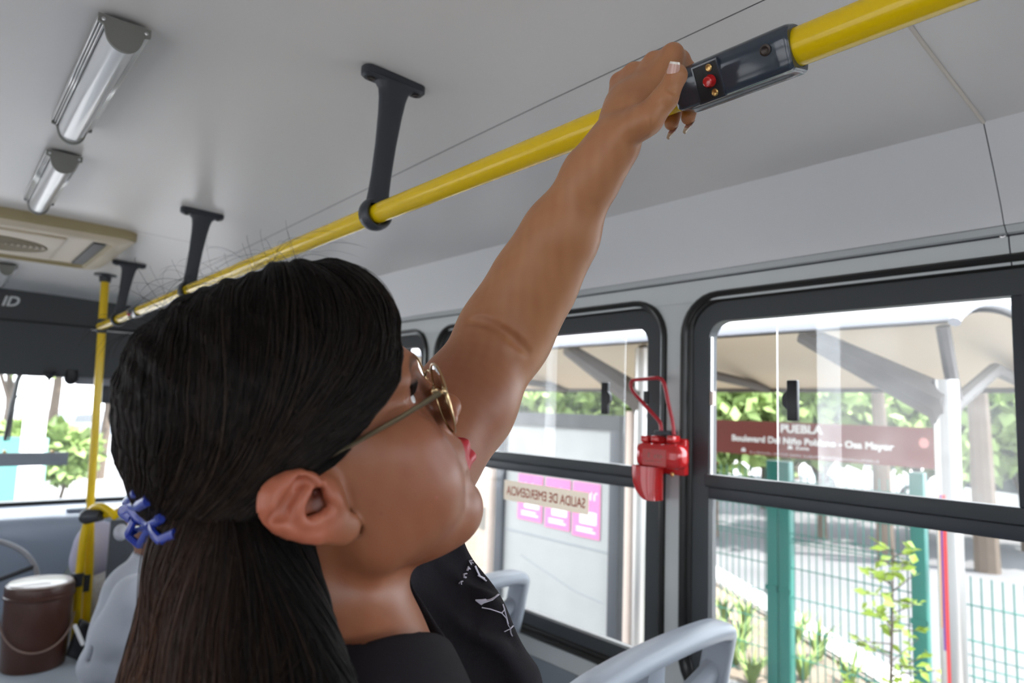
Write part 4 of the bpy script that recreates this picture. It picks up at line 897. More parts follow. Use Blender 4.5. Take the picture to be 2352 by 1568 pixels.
a, b = fpt(90, 11.5), fpt(118, 11.5); mb = MB(); mb.obox((a+b)/2+arr(0, 0, .75), (b-a)/2, (0, .03, 0), (0, 0, .75)); tag(mb.build('teal_screen', mat('teal_mesh_pale', (.30, .50, .46), .6), None), 'narrow pale teal fence screen ahead just right of the white post', 'fence')
car(fpt(165, 31), .9, M_cargr, 'dark car far ahead on the road seen through the windshield')
# ------------------------------------------------------------------ organic shapes: blended round cones and ellipsoids, meshed with surface nets
class Blob:
    def __init__(s): s.p = []
    def cone(s, a, b, ra, rb, k=.01, op=1): s.p.append(('c', np.array(a, float), np.array(b, float), ra, rb, k, op)); return s
    def ball(s, c, r, k=.01, op=1): return s.cone(c, np.array(c, float)+1e-6, r, r, k, op)
    def ell(s, c, r, A=None, k=.01, op=1): s.p.append(('e', np.array(c, float), np.array(r, float), np.eye(3) if A is None else np.array(A, float), None, k, op)); return s   # rows of A = axes
    def chain(s, pts, rs, k=.01, op=1):
        for i in range(len(pts)-1): s.cone(pts[i], pts[i+1], rs[i], rs[i+1], k, op)
        return s
    def slab(s, c, n, k=.004, op=-1): s.p.append(('h', np.array(c, float), np.array(n, float)/np.linalg.norm(n), None, None, k, op)); return s
    def poly(s, c, u, v, pts, lo, k=.004, op=-1): n = np.cross(u, v); s.p.append(('g', np.array(c, float), (np.array(u), np.array(v), n/np.linalg.norm(n)), np.array(pts, float), lo, k, op)); return s   # upright prism over a polygon
    def bound(s, q):
        if q[0] == 'c': return (q[1]+q[2])/2, np.linalg.norm(q[1]-q[2])/2+max(q[3], q[4])
        if q[0] == 'e': return q[1], max(q[2])
        return q[1], 1e9
    def dist(s, P, cull=None):
        D = np.full(len(P), 1.0)
        for q in s.p:
            if cull is not None:
                c, R = s.bound(q)
                if np.linalg.norm(c-cull[0])-R > cull[1]+q[5]+.012: continue
            if q[0] == 'c':
                a, b, ra, rb = q[1:5]; ab = b-a; h = np.clip((P-a)@ab/(ab@ab+1e-18), 0, 1)
                d = np.linalg.norm(P-a-h[:, None]*ab, axis=1)-(ra+(rb-ra)*h)
            elif q[0] == 'e':
                v = (P-q[1])@q[3].T; k0 = np.linalg.norm(v/q[2], axis=1); k1 = np.linalg.norm(v/q[2]**2, axis=1)+1e-9; d = k0*(k0-1)/k1
            elif q[0] == 'g':
                x = np.stack([(P-q[1])@q[2][0], (P-q[1])@q[2][1]], 1); hgt = (P-q[1])@q[2][2]; pp = q[3]; dd = np.full(len(P), 9e9); sgn = np.ones(len(P))
                for i in range(len(pp)):
                    a, b = pp[i], pp[i-1]; e = b-a; w = x-a; t = np.clip(w@e/(e@e), 0, 1); dd = np.minimum(dd, ((w-t[:, None]*e)**2).sum(1))
                    c1 = x[:, 1] >= a[1]; c2 = x[:, 1] < b[1]; c3 = e[0]*w[:, 1] > e[1]*w[:, 0]; sgn[(c1 & c2 & c3) | (~c1 & ~c2 & ~c3)] *= -1
                d = np.maximum(sgn*np.sqrt(dd), q[4]-hgt)
            else: d = -((P-q[1])@q[2])
            k = q[5]
            if q[6] > 0:
                h = np.maximum(k-np.abs(D-d), 0)/k; D = np.minimum(D, d)-h*h*k*.25
            else:
                h = np.maximum(k-np.abs(D+d), 0)/k; D = np.maximum(D, -d)+h*h*k*.25
        return D
    def mesh(s, step, lo=None, hi=None, NB=24):
        bs = [s.bound(q) for q in s.p if q[6] > 0]
        if lo is None: lo = np.min([c-R for c, R in bs], 0)
        if hi is None: hi = np.max([c+R for c, R in bs], 0)
        lo = np.array(lo)-3*step; n = np.ceil((np.array(hi)-lo)/(step*NB)).astype(int)+1
        B = np.stack(np.meshgrid(*[np.arange(k) for k in n], indexing='ij'), -1).reshape(-1, 3)
        C = lo+(B+.5)*NB*step; hd = NB*step*.5*math.sqrt(3); d = s.dist(C); act = B[np.abs(d) < hd*1.15+.008]
        DIM = n*NB+2; key = lambda i, j, k: (i*DIM[1]+j)*DIM[2]+k
        ar = np.arange(NB+1); G = np.stack(np.meshgrid(ar, ar, ar, indexing='ij'), -1).reshape(-1, 3)
        corners = np.array([(i, j, k) for i in (0, 1) for j in (0, 1) for k in (0, 1)])
        edges = [(a, b) for a in range(8) for b in range(a+1, 8) if np.abs(corners[a]-corners[b]).sum() == 1]
        VK, VP, Q = [], [], []
        for b in act:
            c0 = lo+(b+.5)*NB*step
            D = s.dist(lo+(b*NB+G)*step, (c0, hd)).reshape((NB+1,)*3)
            if D.min() > 0 or D.max() < 0: continue
            V = np.stack([D[i:NB+i, j:NB+j, k:NB+k] for i, j, k in corners], -1); sg = V < 0
            m = sg.any(-1) & ~sg.all(-1); idx = np.argwhere(m); v = V[m]
            acc = np.zeros((len(idx), 3)); cnt = np.zeros(len(idx))
            for a, e in edges:
                x = (v[:, a] < 0) != (v[:, e] < 0); t = v[x, a]/(v[x, a]-v[x, e])
                acc[x] += corners[a]+t[:, None]*(corners[e]-corners[a]); cnt[x] += 1
            gi = idx+b*NB
            VK.append(key(gi[:, 0], gi[:, 1], gi[:, 2])); VP.append(lo+(gi+acc/cnt[:, None])*step)
            for ax in range(3):
                sl0 = [slice(0, NB)]*3; sl1 = [slice(0, NB)]*3; sl1[ax] = slice(1, NB+1)
                A_, B_ = D[tuple(sl0)] < 0, D[tuple(sl1)] < 0; e = np.argwhere(A_ != B_); fl = A_[A_ != B_]
                if not len(e): continue
                g = e+b*NB; u, w = (ax+1) % 3, (ax+2) % 3; O = []
                for du, dw in ((0, 0), (-1, 0), (-1, -1), (0, -1)):
                    h = g.copy(); h[:, u] += du; h[:, w] += dw; O.append(key(h[:, 0], h[:, 1], h[:, 2]))
                O = np.stack(O, 1); O[~fl] = O[~fl][:, ::-1]; Q.append(O)
        VK = np.concatenate(VK); VP = np.concatenate(VP); o = np.argsort(VK); VK, VP = VK[o], VP[o]; Q = np.concatenate(Q)
        ix = np.searchsorted(VK, Q); ix[ix >= len(VK)] = 0; ok = (VK[ix] == Q).all(1)
        return VP, ix[ok]
    def snap(s, P, it=3):
        for _ in range(it): P = P-s.dist(P)[:, None]*s.grad(P)
        return P
    def grad(s, P, e=4e-4):
        d = np.stack([s.dist(P+e*x)-s.dist(P-e*x) for x in np.eye(3)], 1); return d/(np.linalg.norm(d, axis=1)[:, None]+1e-12)
def np_mesh(name, V, F, m, parent, col=None, smooth=True):
    o0 = origin(parent) if parent is not None else np.zeros(3)
    me = bpy.data.meshes.new(name); n = F.shape[1]
    me.vertices.add(len(V)); me.vertices.foreach_set('co', (V-o0).astype(np.float32).ravel())
    me.loops.add(F.size); me.loops.foreach_set('vertex_index', F.astype(np.int32).ravel())
    me.polygons.add(len(F)); me.polygons.foreach_set('loop_start', np.arange(0, F.size, n, dtype=np.int32))
    me.polygons.foreach_set('use_smooth', np.full(len(F), smooth))
    me.update(calc_edges=True)
    if col is not None:
        a = me.color_attributes.new('Col', 'FLOAT_COLOR', 'POINT'); a.data.foreach_set('color', np.concatenate([col, np.ones((len(V), 1))], 1).astype(np.float32).ravel())
    return link_mesh(me, name, m, parent)
# ------------------------------------------------------------------ two seated passengers at the front
def passenger_sweater():
    arr0 = lambda *p: np.array(p, float)
    sh = atY(292, 1330, 2.62); ne = atY(312, 1262, 2.66)                   # shoulder near the aisle, neck
    r_ = empty('person', (ne[0]+.05, 2.62, CZ-1.0), 'person in pale grey sweater seated with back to us behind the dark partition, arm bent', 'person')
    N = arr0(ne[0]+.06, 2.66, ne[2]-.02); TW = math.radians(55)
    def arr(x, y, z): return np.array([x*math.cos(TW)-y*math.sin(TW), x*math.sin(TW)+y*math.cos(TW), z], float)   # turned towards the aisle
    el = atY(232, 1525, 2.60); sh = N+arr(-.175, -.02, -.10)
    b = Blob(); hd_ = N+arr0(.02, .03, .135)
    b.ell(hd_, (.082, .088, .112), k=.02).cone(N+arr(0, 0, -.03), N+arr(0, .02, .09), .058, .054, .03).ell(hd_+arr(0, .055, -.055), (.055, .05, .06), k=.03)
    b.ell(hd_+arr(-.078, 0, -.005), (.009, .02, .032), k=.008).ell(hd_+arr(.078, 0, -.005), (.009, .02, .032), k=.008).ell(hd_+arr(0, .108, -.02), (.014, .02, .022), k=.01)
    b.cone(N+arr(0, 0, -.12), N+arr(0, -.02, -.45), .07, .08, .05)
    ha = el+arr0(.12, .22, -.05); b.chain([sh, el, ha], [.045, .036, .026], .02).ell(ha+arr(.03, .06, 0), (.045, .06, .022), k=.02)
    for k in range(4): b.cone(ha+arr(.0+.02*k, .10, .0), ha+arr(.03+.02*k, .16, -.03), .009, .008, .006)
    b.cone(ha+arr(.06, .05, .01), ha+arr(.09, .10, .01), .011, .009, .008)
    V, Q = b.mesh(.006); np_mesh('body', V, Q, M_skin2, r_)
    h = Blob(); h.ell(hd_+arr(0, -.015, .03), (.083, .098, .098), k=.01).slab(hd_+arr(0, .055, .02), (0, 1, -.35)).slab(hd_+arr(0, 0, -.06), (0, 0, -1)); V, Q = h.mesh(.006); np_mesh('hair', V, Q, M_darkhair, r_)
    c = Blob(); c.ell(atY(278, 1222, 2.6), (.022, .03, .028), k=.01); V, Q = c.mesh(.006); np_mesh('cap_back', V, Q, M_cap, r_)
    t = Blob()
    t.ell(N+arr(0, -.01, -.30), (.195, .125, .30), k=.05).ell(N+arr(0, -.01, -.10), (.15, .085, .09), k=.05).cone(N+arr(0, -.005, -.065), N+arr(0, .008, -.02), .074, .066, .02)
    t.chain([sh, sh*.5+el*.5+arr(-.01, 0, 0), el], [.072, .066, .064], .03).cone(el, ha, .060, .045, .03)
    s2 = N+arr(.175, 0, -.1); t.chain([s2, s2+arr(.03, .02, -.28), s2+arr0(.0, .20, -.30)], [.072, .062, .048], .03)
    t.cone(N+arr(0, 0, .05), N+arr(0, .002, -.02), .0585, .0585, .004, -1)
    for k in range(5):                                                     # sleeve creases at the elbow
        q = el+(sh-el)*(.06+.07*k); t.cone(q+arr(-.06, .02, .02), q+arr(.06, -.05, -.01), .006, .006, .014, -1)
    V, Q = t.mesh(.006); np_mesh('sweater', V, Q, M_sweat, r_)
    j = Blob(); hp = N+arr(0, .02, -.62)
    for s_ in (-1, 1): j.chain([hp+arr(s_*.09, 0, 0), hp+arr(s_*.10, .44, .03), hp+arr(s_*.10, .46, -.36)], [.10, .078, .055], .04)
    j.ell(hp, (.19, .14, .12), k=.05); V, Q = j.mesh(.008); np_mesh('trousers', V, Q, M_jean, r_)
    sh_ = Blob()
    for s_ in (-1, 1): sh_.cone(hp+arr(s_*.10, .47, -.38), hp+arr(s_*.10, .60, -.39), .045, .035, .02)
    V, Q = sh_.mesh(.008); np_mesh('shoe', V, Q, M_black, r_)
passenger_sweater()
def passenger_lilac():
    c = atY(196, 1262, 3.75); r_ = empty('person', (c[0]+.1, 3.85, CZ-1.0), 'person in lilac hood and blue jeans beyond the partition, beside the yellow poles', 'person')
    hd_ = c+arr(.045, 0, .005); b = Blob(); b.ell(hd_, (.07, .09, .105), k=.02).cone(hd_+arr(0, -.01, -.07), hd_+arr(0, -.03, -.17), .05, .055, .02).cone(hd_+arr(.02, -.04, -.26), hd_+arr(.05, -.06, -.5), .06, .10, .05).ell(hd_+arr(-.02, .09, -.02), (.02, .018, .025), k=.01)
    V, Q = b.mesh(.007); np_mesh('body', V, Q, M_skin2, r_)
    h = Blob(); h.ell(hd_+arr(.0, -.008, .0), (.098, .105, .125), k=.02).ell(hd_+arr(-.03, -.01, -.06), (.075, .09, .08), k=.03).slab(hd_+arr(0, .075, 0), (-.1, 1, -.1)); V, Q = h.mesh(.007); np_mesh('hood', V, Q, M_lilac, r_)
    t = Blob(); t.ell(hd_+arr(.03, -.04, -.33), (.15, .13, .24), k=.04).cone(hd_+arr(0, -.03, -.19), hd_+arr(.0, -.03, -.24), .065, .10, .03); s_ = hd_+arr(-.07, -.02, -.22)
    t.chain([s_, s_+arr(-.01, .04, -.22), s_+arr(.06, .18, -.26)], [.05, .045, .038], .03); V, Q = t.mesh(.007); np_mesh('blouse', V, Q, M_pattern, r_)
    k_ = atY(196, 1432, 3.72); j = Blob(); hp = hd_+arr(.05, -.06, -.62)
    j.chain([hp, k_+arr(.045, 0, -.01), k_+arr(.055, .02, -.38)], [.10, .078, .055], .04).chain([hp+arr(.18, 0, 0), k_+arr(.25, .1, -.01), k_+arr(.25, .1, -.38)], [.10, .075, .055], .04); V, Q = j.mesh(.008); np_mesh('jeans', V, Q, M_jean, r_)
    rb = MB(); rb.obox(hd_+arr(-.06, -.085, -.185), (.008, 0, 0), (0, .004, 0), (0, 0, .035), .003); rb.build('scarf_end', M_redrod, r_)
passenger_lilac()
# ------------------------------------------------------------------ the woman holding the rail
HB = np.array([[-0.293348530377393, 0.7594412831804815, -0.5806854373294784], [-0.9388868765900058, -0.3432923777162722, 0.02533330552768487], [-0.18010572642890957, 0.5526294244817238, 0.8137338687116572]])
HO = np.array([.21343, .46290, -.04170+CZ])            # columns of HB: her right, her forward, her up; HO: midpoint between the ears
h = lambda x, y, z: HO+HB@(np.array([x, y, z], float)/1000)
HA = HB.T                                              # rows = head axes, for ellipsoids
mm = lambda *r: np.array(r, float)/1000
def rotx(A, deg):                                      # turn the axes about their own first row
    c, s = math.cos(math.radians(deg)), math.sin(math.radians(deg)); return np.array([A[0], c*A[1]+s*A[2], -s*A[1]+c*A[2]])
FB = arr(.95, -.31, 0); FB /= np.linalg.norm(FB); LB = np.cross([0, 0, 1.], FB); UB = arr(0, 0, 1)
NB_ = atD(826, 1418, .50)                              # base of the neck
b3 = lambda f, l, u: NB_+f*FB+l*LB+u*UB
BA = np.array([FB, LB, UB])
woman = empty('person', (NB_[0], NB_[1], 0), 'woman in black t-shirt and glasses, head tilted up, left arm raised to the yellow handrail', 'person')

body = Blob()
# head
body.ell(h(0, 0, 46), mm(70, 86, 78), HA).ell(h(0, 42, -20), mm(61, 48, 74), HA, k=.02).ell(h(0, 62, 45), mm(58, 30, 42), HA, k=.02)
for s in (-1, 1):
    body.cone(h(s*46, 10, -58), h(s*16, 64, -87), .022, .018, .03)               # jaw
    body.ell(h(s*46, 53, -38), mm(25, 29, 35), HA, k=.025)                       # full cheek
    body.ell(h(s*47, 58, -6), mm(19, 18, 14), HA, k=.02)                        # cheekbone
    body.ell(h(s*53, 24, -22), mm(14, 28, 36), HA, k=.03)
    body.cone(h(s*10, 90, 29), h(s*44, 76, 31), .0085, .008, .012)              # brow
body.cone(h(-8, 70, -87), h(8, 70, -87), .0160, .0160, .02).ell(h(0, 46, -90), mm(32, 36, 19), HA, k=.02)
body.ell(h(0, 80, -50), mm(27, 20, 24), HA, k=.016)
body.cone(h(0, 87, 20), h(0, 103, -15), .0072, .0080, .012).ell(h(0, 105, -20), mm(9.5, 9.5, 8.5), HA, k=.008)     # nose
for s in (-1, 1):
    body.ell(h(s*10.5, 96, -24), mm(7.2, 9.5, 7.5), HA, k=.006)
    body.ell(h(s*32, 92, 12), mm(18, 14, 13), HA, k=.016, op=-1)                # eye socket
    body.ball(h(s*32, 70, 13), .0128, .006)                                     # lids over the eyeball
    body.ell(h(s*32, 82.5, 13.2), mm(13, 9, 4.6), HA, k=.002, op=-1)            # opening between the lids
    body.ell(h(s*5.2, 99, -30.5), mm(3.0, 5, 2.6), HA, k=.002, op=-1)           # nostrils
# lips
for s in (-1, 1):
    body.cone(h(0, 99.5, -51.5), h(s*22, 88, -58), .0060, .0028, .004).cone(h(0, 97.5, -63.5), h(s*21, 87, -59.5), .0078, .0032, .004)
    body.cone(h(0, 106, -57.4), h(s*21, 93, -59), .0007, .0007, .002, -1)
body.ell(h(0, 99, -75), mm(17, 5, 5), HA, k=.010, op=-1).ell(h(0, 102, -43), mm(2.2, 4, 6), HA, k=.004, op=-1)
# neck and shoulders (the trunk below is inside the shirt)
NK = atD(752, 1425, .495)
body.cone(h(0, -30, -46), NK, .053, .054, .018).cone(h(0, 0, -74), NK-FB*.022, .034, .034, .015)
body.cone(b3(-.045, .0, -.03), b3(-.035, -.14, -.105), .045, .05, .03).cone(b3(-.05, .02, -.03), b3(-.01, .11, -.03), .042, .042, .03)
body.ell(b3(-.008, .0, -.125), (.090, .150, .14), BA, k=.05)
body.cone(b3(.040, -.012, -.030), b3(.015, -.11, -.060), .010, .009, .014)        # collarbone
body.cone(b3(.036, .012, -.034), b3(.015, .08, -.03), .009, .008, .014)
# ear, traced in its own plane
EA = math.radians(20); EC = arr(75, 0, 0); e1 = arr(math.sin(EA), -math.cos(EA), 0); e2 = arr(.10, 0, .995); en = np.cross(e2, e1); en = en/np.linalg.norm(en)
en = en if en[0] > 0 else -en
def ear(cx, cy, d=0.):
    """a point of the close-up of the ear, raised d mm above the plane of the ear (head millimetres)"""
    o = HB.T@(CAMP-HO)*1000; r_ = HB.T@ray(590+.13395*cx, 1060+.13395*cy); t = ((EC-o)@en)/(r_@en)
    return o+r_*t+en*d
E = lambda cx, cy, d=0.: h(*ear(cx, cy, d))
eu = ear(1700, 1190)-ear(130, 720); eu /= np.linalg.norm(eu); ev = np.cross(en, eu); EAx = np.array([HB@eu, HB@ev, HB@en])
body.ell(E(760, 760, 0), mm(29, 20.5, 3.6), EAx, k=.006)
body.ell(E(1180, 1080, 1.6), mm(20, 10.5, 3.4), np.array([HB@rot_ for rot_ in (eu*math.cos(.08)+ev*math.sin(.08), -eu*math.sin(.08)+ev*math.cos(.08), en)]), k=.006)
body.ell(E(1450, 1140, 2.6), mm(10.5, 9, 3.6), EAx, k=.005)
body.cone(h(64, -6, 2), E(860, 720, -8), .016, .0085, .006)                      # root of the ear
body.chain([E(*q) for q in ((1010, 480, 0), (1000, 380, 1.5), (880, 290, 2.4), (700, 245, 2.8), (520, 290, 3.0), (340, 400, 3.2), (225, 560, 3.4), (190, 740, 3.4), (235, 930, 3.0), (370, 1080, 2.4), (560, 1180, 2.0), (780, 1250, 1.8), (1000, 1290, 1.4))], [.0030, .0032, .0033, .0033, .0034, .0036, .0038, .0038, .0036, .0032, .0030, .0030, .0034], .004)
body.ell(E(1010, 740, 2.4), mm(13, 10.5, 8.6), EAx, k=.003, op=-1)             # concha
body.ell(E(820, 860, 3.0), mm(7, 7, 6.0), EAx, k=.004, op=-1)
body.ell(E(1090, 560, 1.5), mm(4.2, 4.2, 11), EAx, k=.004, op=-1)               # canal
body.ell(E(430, 760, 4.6), mm(4.5, 11, 3.6), np.array([HB@(eu*math.cos(.5)-ev*math.sin(.5)), HB@(eu*math.sin(.5)+ev*math.cos(.5)), HB@en]), k=.004, op=-1)   # scapha
body.ell(E(740, 360, 4.2), mm(7, 4, 3.6), EAx, k=.004, op=-1)                   # fossa
body.chain([E(*q) for q in ((840, 420, 1.6), (790, 520, 2.6), (700, 640, 3.2), (640, 770, 3.4), (650, 920, 3.2), (740, 1030, 2.8), (860, 1060, 2.2), (960, 1010, 1.8))], [.0020, .0024, .0027, .0029, .0029, .0027, .0026, .0022], .0045)
body.chain([E(*q) for q in ((1215, 470, 1.0), (1260, 560, 1.6), (1345, 690, 1.6), (1430, 800, .5))], [.0026, .0030, .0029, .0026], .006)      # tragus
body.chain([E(*q) for q in ((1000, 960, 1.8), (1180, 900, 1.6), (1340, 830, 1.0))], [.0026, .0028, .0026], .005)
for s in (-1,):                                                                  # her left ear, plain
    body.ell(h(s*78, -12, 3), mm(4, 17, 30), np.array([HB@arr(math.cos(.4), -math.sin(.4)*1, 0)*1, HB@arr(math.sin(.4), math.cos(.4), 0), HB@arr(0, 0, 1)]), k=.006)
body.chain([E(*q) for q in ((1440, 830, -.5), (1540, 930, -1), (1640, 1040, -1), (1720, 1150, -1), (1700, 1260, -1.5), (1580, 1340, -2))], [.0006, .0014, .0017, .0017, .0016, .0008], .004, -1)
# raised left arm
arm = [((1412, 328), .665, .0205), ((1360, 402), .68, .0240), ((1286, 542), .710, .0355), ((1226, 650), .733, .0418), ((1162, 762), .748, .0468), ((1063, 930), .71, .050), ((965, 1050), .67, .054), ((890, 1185), .63, .058)]
APT = [atD(*p, d) for p, d, r_ in arm]; ARS = [r_ for *_, r_ in arm]
body.chain(APT, ARS, .03).cone(APT[-1]-FB*.01, b3(-.02, .06, -.06), .046, .040, .02)
cr = body.snap(np.array([atD(1068+140*t, 728+82*t-14*math.sin(t*3), .70) for t in np.linspace(0, 1, 9)]), 5)
body.chain(list(cr), [.0004, .0008, .0010, .0011, .0012, .0012, .0010, .0008, .0004], .009, -1)                                 # fold of the elbow
# hand: the palm meets the rail from below, four fingers go over the top, the thumb lies along the near side
def Rl(Y, deg, rho): a = math.radians(deg); return arr(RX+rho*math.cos(a), Y, CZ+RZ0+rho*math.sin(a))
def Yfor(px, deg, rho):
    lo, hi = .2, 1.2
    for _ in range(50):
        m_ = (lo+hi)/2
        if proj(Rl(m_, deg, rho))[0] > px: lo = m_
        else: hi = m_
    return m_
WR = APT[0]; fing = {}
for nm, px, r0, dY, k_ in (('index', 1545, .0092, .013, 1.0), ('middle', 1502, .0096, .013, 1.05), ('ring', 1456, .0092, .013, 1.0), ('little', 1422, .0080, .012, .86)):
    g = {'index': 130, 'middle': 134, 'ring': 140, 'little': 150}[nm]; te = {'index': -36, 'middle': -34, 'ring': 2, 'little': 5}[nm]
    Y = Yfor(px, g, .039); mc = Rl(Y, g, .039)
    pip = Rl(Y+dY*.7, 58, .0335); dip = Rl(Y+dY, 8, .0285); tip = Rl(Y+dY*1.1, te, .0285); fing[nm] = (mc, pip, dip, tip, r0)
for nm, (mc, pip, dip, tip, r0) in fing.items():
    base = WR*.62+mc*.38+arr(0, 0, .0)
    body.chain([base, mc], [.0125, r0+.0016], .012)
    mid = (mc+pip)/2+(mc+pip-2*arr(RX, mc[1], CZ+RZ0))/2*.18
    body.chain([mc, mid, pip, (pip+dip)/2, dip, tip], [r0+.0008, r0*.97, r0*1.04, r0*.92, r0*.92, r0*.80], .0045)
pm = [WR*.5+fing['index'][0]*.5, WR*.45+fing['little'][0]*.55]
body.cone(WR, (pm[0]+pm[1])/2, .0215, .0185, .02)
body.cone(pm[0]+arr(.006, 0, -.004), pm[1]+arr(.006, 0, -.004), .0135, .0125, .015)
body.cone(fing['index'][0]+arr(.008, .004, -.018), fing['little'][0]+arr(.008, 0, -.016), .011, .010, .012)
TH = [atD(1432, 302, .655), atD(1488, 272, .628), atD(1527, 226, .622), atD(1553, 176, .618)]
body.chain(TH[:2], [.0165, .0145], .008).chain(TH[1:], [.0145, .0118, .0094], .004)
body.ell(atD(1553, 172, .617), mm(9.5, 9.5, 9.5), k=.004)
body.cone(TH[1]*.75+WR*.25, fing['index'][0]*.45+WR*.55, .011, .011, .012)                 # web of the thumb
for a_, b_ in (((1513, 234), (1532, 246)), ((1535, 208), (1551, 213))):
    body.cone(atD(*a_, .6105), atD(*b_, .6105), .0004, .0004, .004, -1)

STEP = .0016
V, Q = body.mesh(STEP, lo=b3(-.2, -.35, -.12) if False else None)
# skin colour, with some painted shade: lips, flushed cheeks, ears and knuckles, brows
def sm(x, a, b_): t = np.clip((x-a)/(b_-a), 0, 1); return t*t*(3-2*t)
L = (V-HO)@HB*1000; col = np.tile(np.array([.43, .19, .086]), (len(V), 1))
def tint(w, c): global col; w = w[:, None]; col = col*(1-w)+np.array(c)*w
head_shade = sm(np.linalg.norm(L-arr(0, 20, -20), axis=1), 290, 190)
tint(head_shade*.85, (.275, .094, .047))  # shading of face and neck put into the skin colour
for s in (-1, 1):
    tint(.55*np.exp(-(((L[:, 0]-s*48)/22)**2+((L[:, 1]-66)/22)**2+((L[:, 2]+26)/22)**2)), (.35, .115, .08))
ed_ = np.linalg.norm(L-arr(88, -22, 4), axis=1); tint(.75*sm(ed_, 38, 20)*sm(L[:, 0], 70, 76), (.44, .125, .07))
tint(.9*sm(ear(1000, 740)[0]-L[:, 0], 3, 9)*sm(np.linalg.norm(L-ear(1040, 700, -4), axis=1), 13, 8), (.13, .03, .02))  # hollow of the ear darkened, its shade put into the colour
lw = np.zeros(len(V)); yz = np.abs(L[:, 0])
top = -46.5-(yz/22)**2*7.0+1.6*np.exp(-((yz-5)/4)**2); bot = -72.5+(yz/22)**2*11
lw = sm(L[:, 2], bot-1, bot+1)*sm(L[:, 2], top+1, top-1)*sm(yz, 23, 21)*sm(L[:, 1], 80, 84)
tint(lw, (.46, .022, .034))
for s in (-1, 1):
    bz = 31+3*np.sin((L[:, 0]*s-10)/36*3.1); tint(.8*sm(np.abs(L[:, 2]-bz), 4.5, 2)*sm(L[:, 0]*s, 8, 13)*sm(L[:, 0]*s, 50, 44)*sm(L[:, 1], 70, 76), (.05, .03, .022))
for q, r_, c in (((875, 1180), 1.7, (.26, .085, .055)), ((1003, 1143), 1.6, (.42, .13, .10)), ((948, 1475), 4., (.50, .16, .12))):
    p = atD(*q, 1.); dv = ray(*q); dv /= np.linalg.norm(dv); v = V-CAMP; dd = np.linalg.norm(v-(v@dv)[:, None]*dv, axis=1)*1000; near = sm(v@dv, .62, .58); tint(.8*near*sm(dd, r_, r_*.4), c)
for nm in fing:
    for j in (0, 1): tint(.35*np.exp(-(np.linalg.norm(V-fing[nm][j], axis=1)/.012)**2), (.50, .19, .115))
wl = np.random.RandomState(1); mot = np.zeros(len(V))
for f_ in (60, 60, 130, 130, 260, 260, 420, 420): mot += np.sin(V@(wl.normal(0, 1, 3)*f_)+wl.uniform(0, 6))*.5
col *= (1+.035*mot[:, None]*np.array([.5, 1, 1]))
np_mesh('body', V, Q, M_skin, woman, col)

# fingernails
def nail(tipc, out, along, w, l, name='fingernail', ext=.35, cut=5):
    out = out/np.linalg.norm(out); along = along-out*(along@out); along /= np.linalg.norm(along); sd = np.cross(along, out); rows = []
    for t in np.linspace(-.5, .5+ext, 9):
        ww = w*(1-.25*max(0, t-.15)**1.0-.35*max(0, t-.55)); rows.append([tipc+along*l*t+sd*ww*math.sin(a)*.5*1.0+out*(w*.5*math.cos(a)*.62-w*.31+.0004) for a in np.linspace(-1.25, 1.25, 9)])
    mb = MB(); mb.sheet(rows[:cut]); mb.sheet([[p-out*.0005 for p in r] for r in rows[:cut]]); o = mb.build(name, M_nail, woman)
    mb = MB(); mb.sheet(rows[cut-1:]); mb.sheet([[p-out*.0006 for p in r] for r in rows[cut-1:]]); mb.build('nail_tip', M_nailtip, o)
T0, T1 = TH[2], atD(1553, 172, .617); al = atD(1549, 150, .617)-T0
cv = CAMP-T1; cv /= np.linalg.norm(cv); sdv = -CR*.45+CU*.05
nail(body.snap((T1+(cv+sdv*.9)*.012)[None])[0]+arr(0, 0, .002), cv+sdv*.9, al, .0125, .0125, ext=.28, cut=8)
for nm in ('index', 'middle', 'ring', 'little'):
    mc, pip, dip, tip, r0 = fing[nm]; ou = tip-arr(RX, tip[1], CZ+RZ0); al = tip-dip
    nail(tip+ou/np.linalg.norm(ou)*r0*.72+al/np.linalg.norm(al)*.003, ou, al, .0100, .0100, ext=.95)
# eyes
for s in (-1, 1):
    c = h(s*32, 69.5, 13); mb = MB(); mb.ball(c, .0119, 24); o = mb.build('eye', M_eye, woman)
    gz = HB@arr(-.06*s-.12, .96, .25); gz /= np.linalg.norm(gz); mb = MB(); mb.lathe(c, [(.0058, .01045), (.0052, .0113), (.003, .0122), (.0002, .0125)], axis=gz, n=24); mb.build('iris', M_iris, o)
    mb = MB()
    for t in np.linspace(-.9, .9, 16):
        p = c+HB@mm(s*12*math.sin(t), 11.6*math.cos(t)*1.02, 4.8*math.cos(t)); mb.tube([p, p+HB@mm(s*2.5*math.sin(t), 5, 1.5), p+HB@mm(s*4*math.sin(t), 7.5, 4.5)], [.0004, .0003, .0001], 4)
    mb.build('eyelashes', M_darkhair, woman)

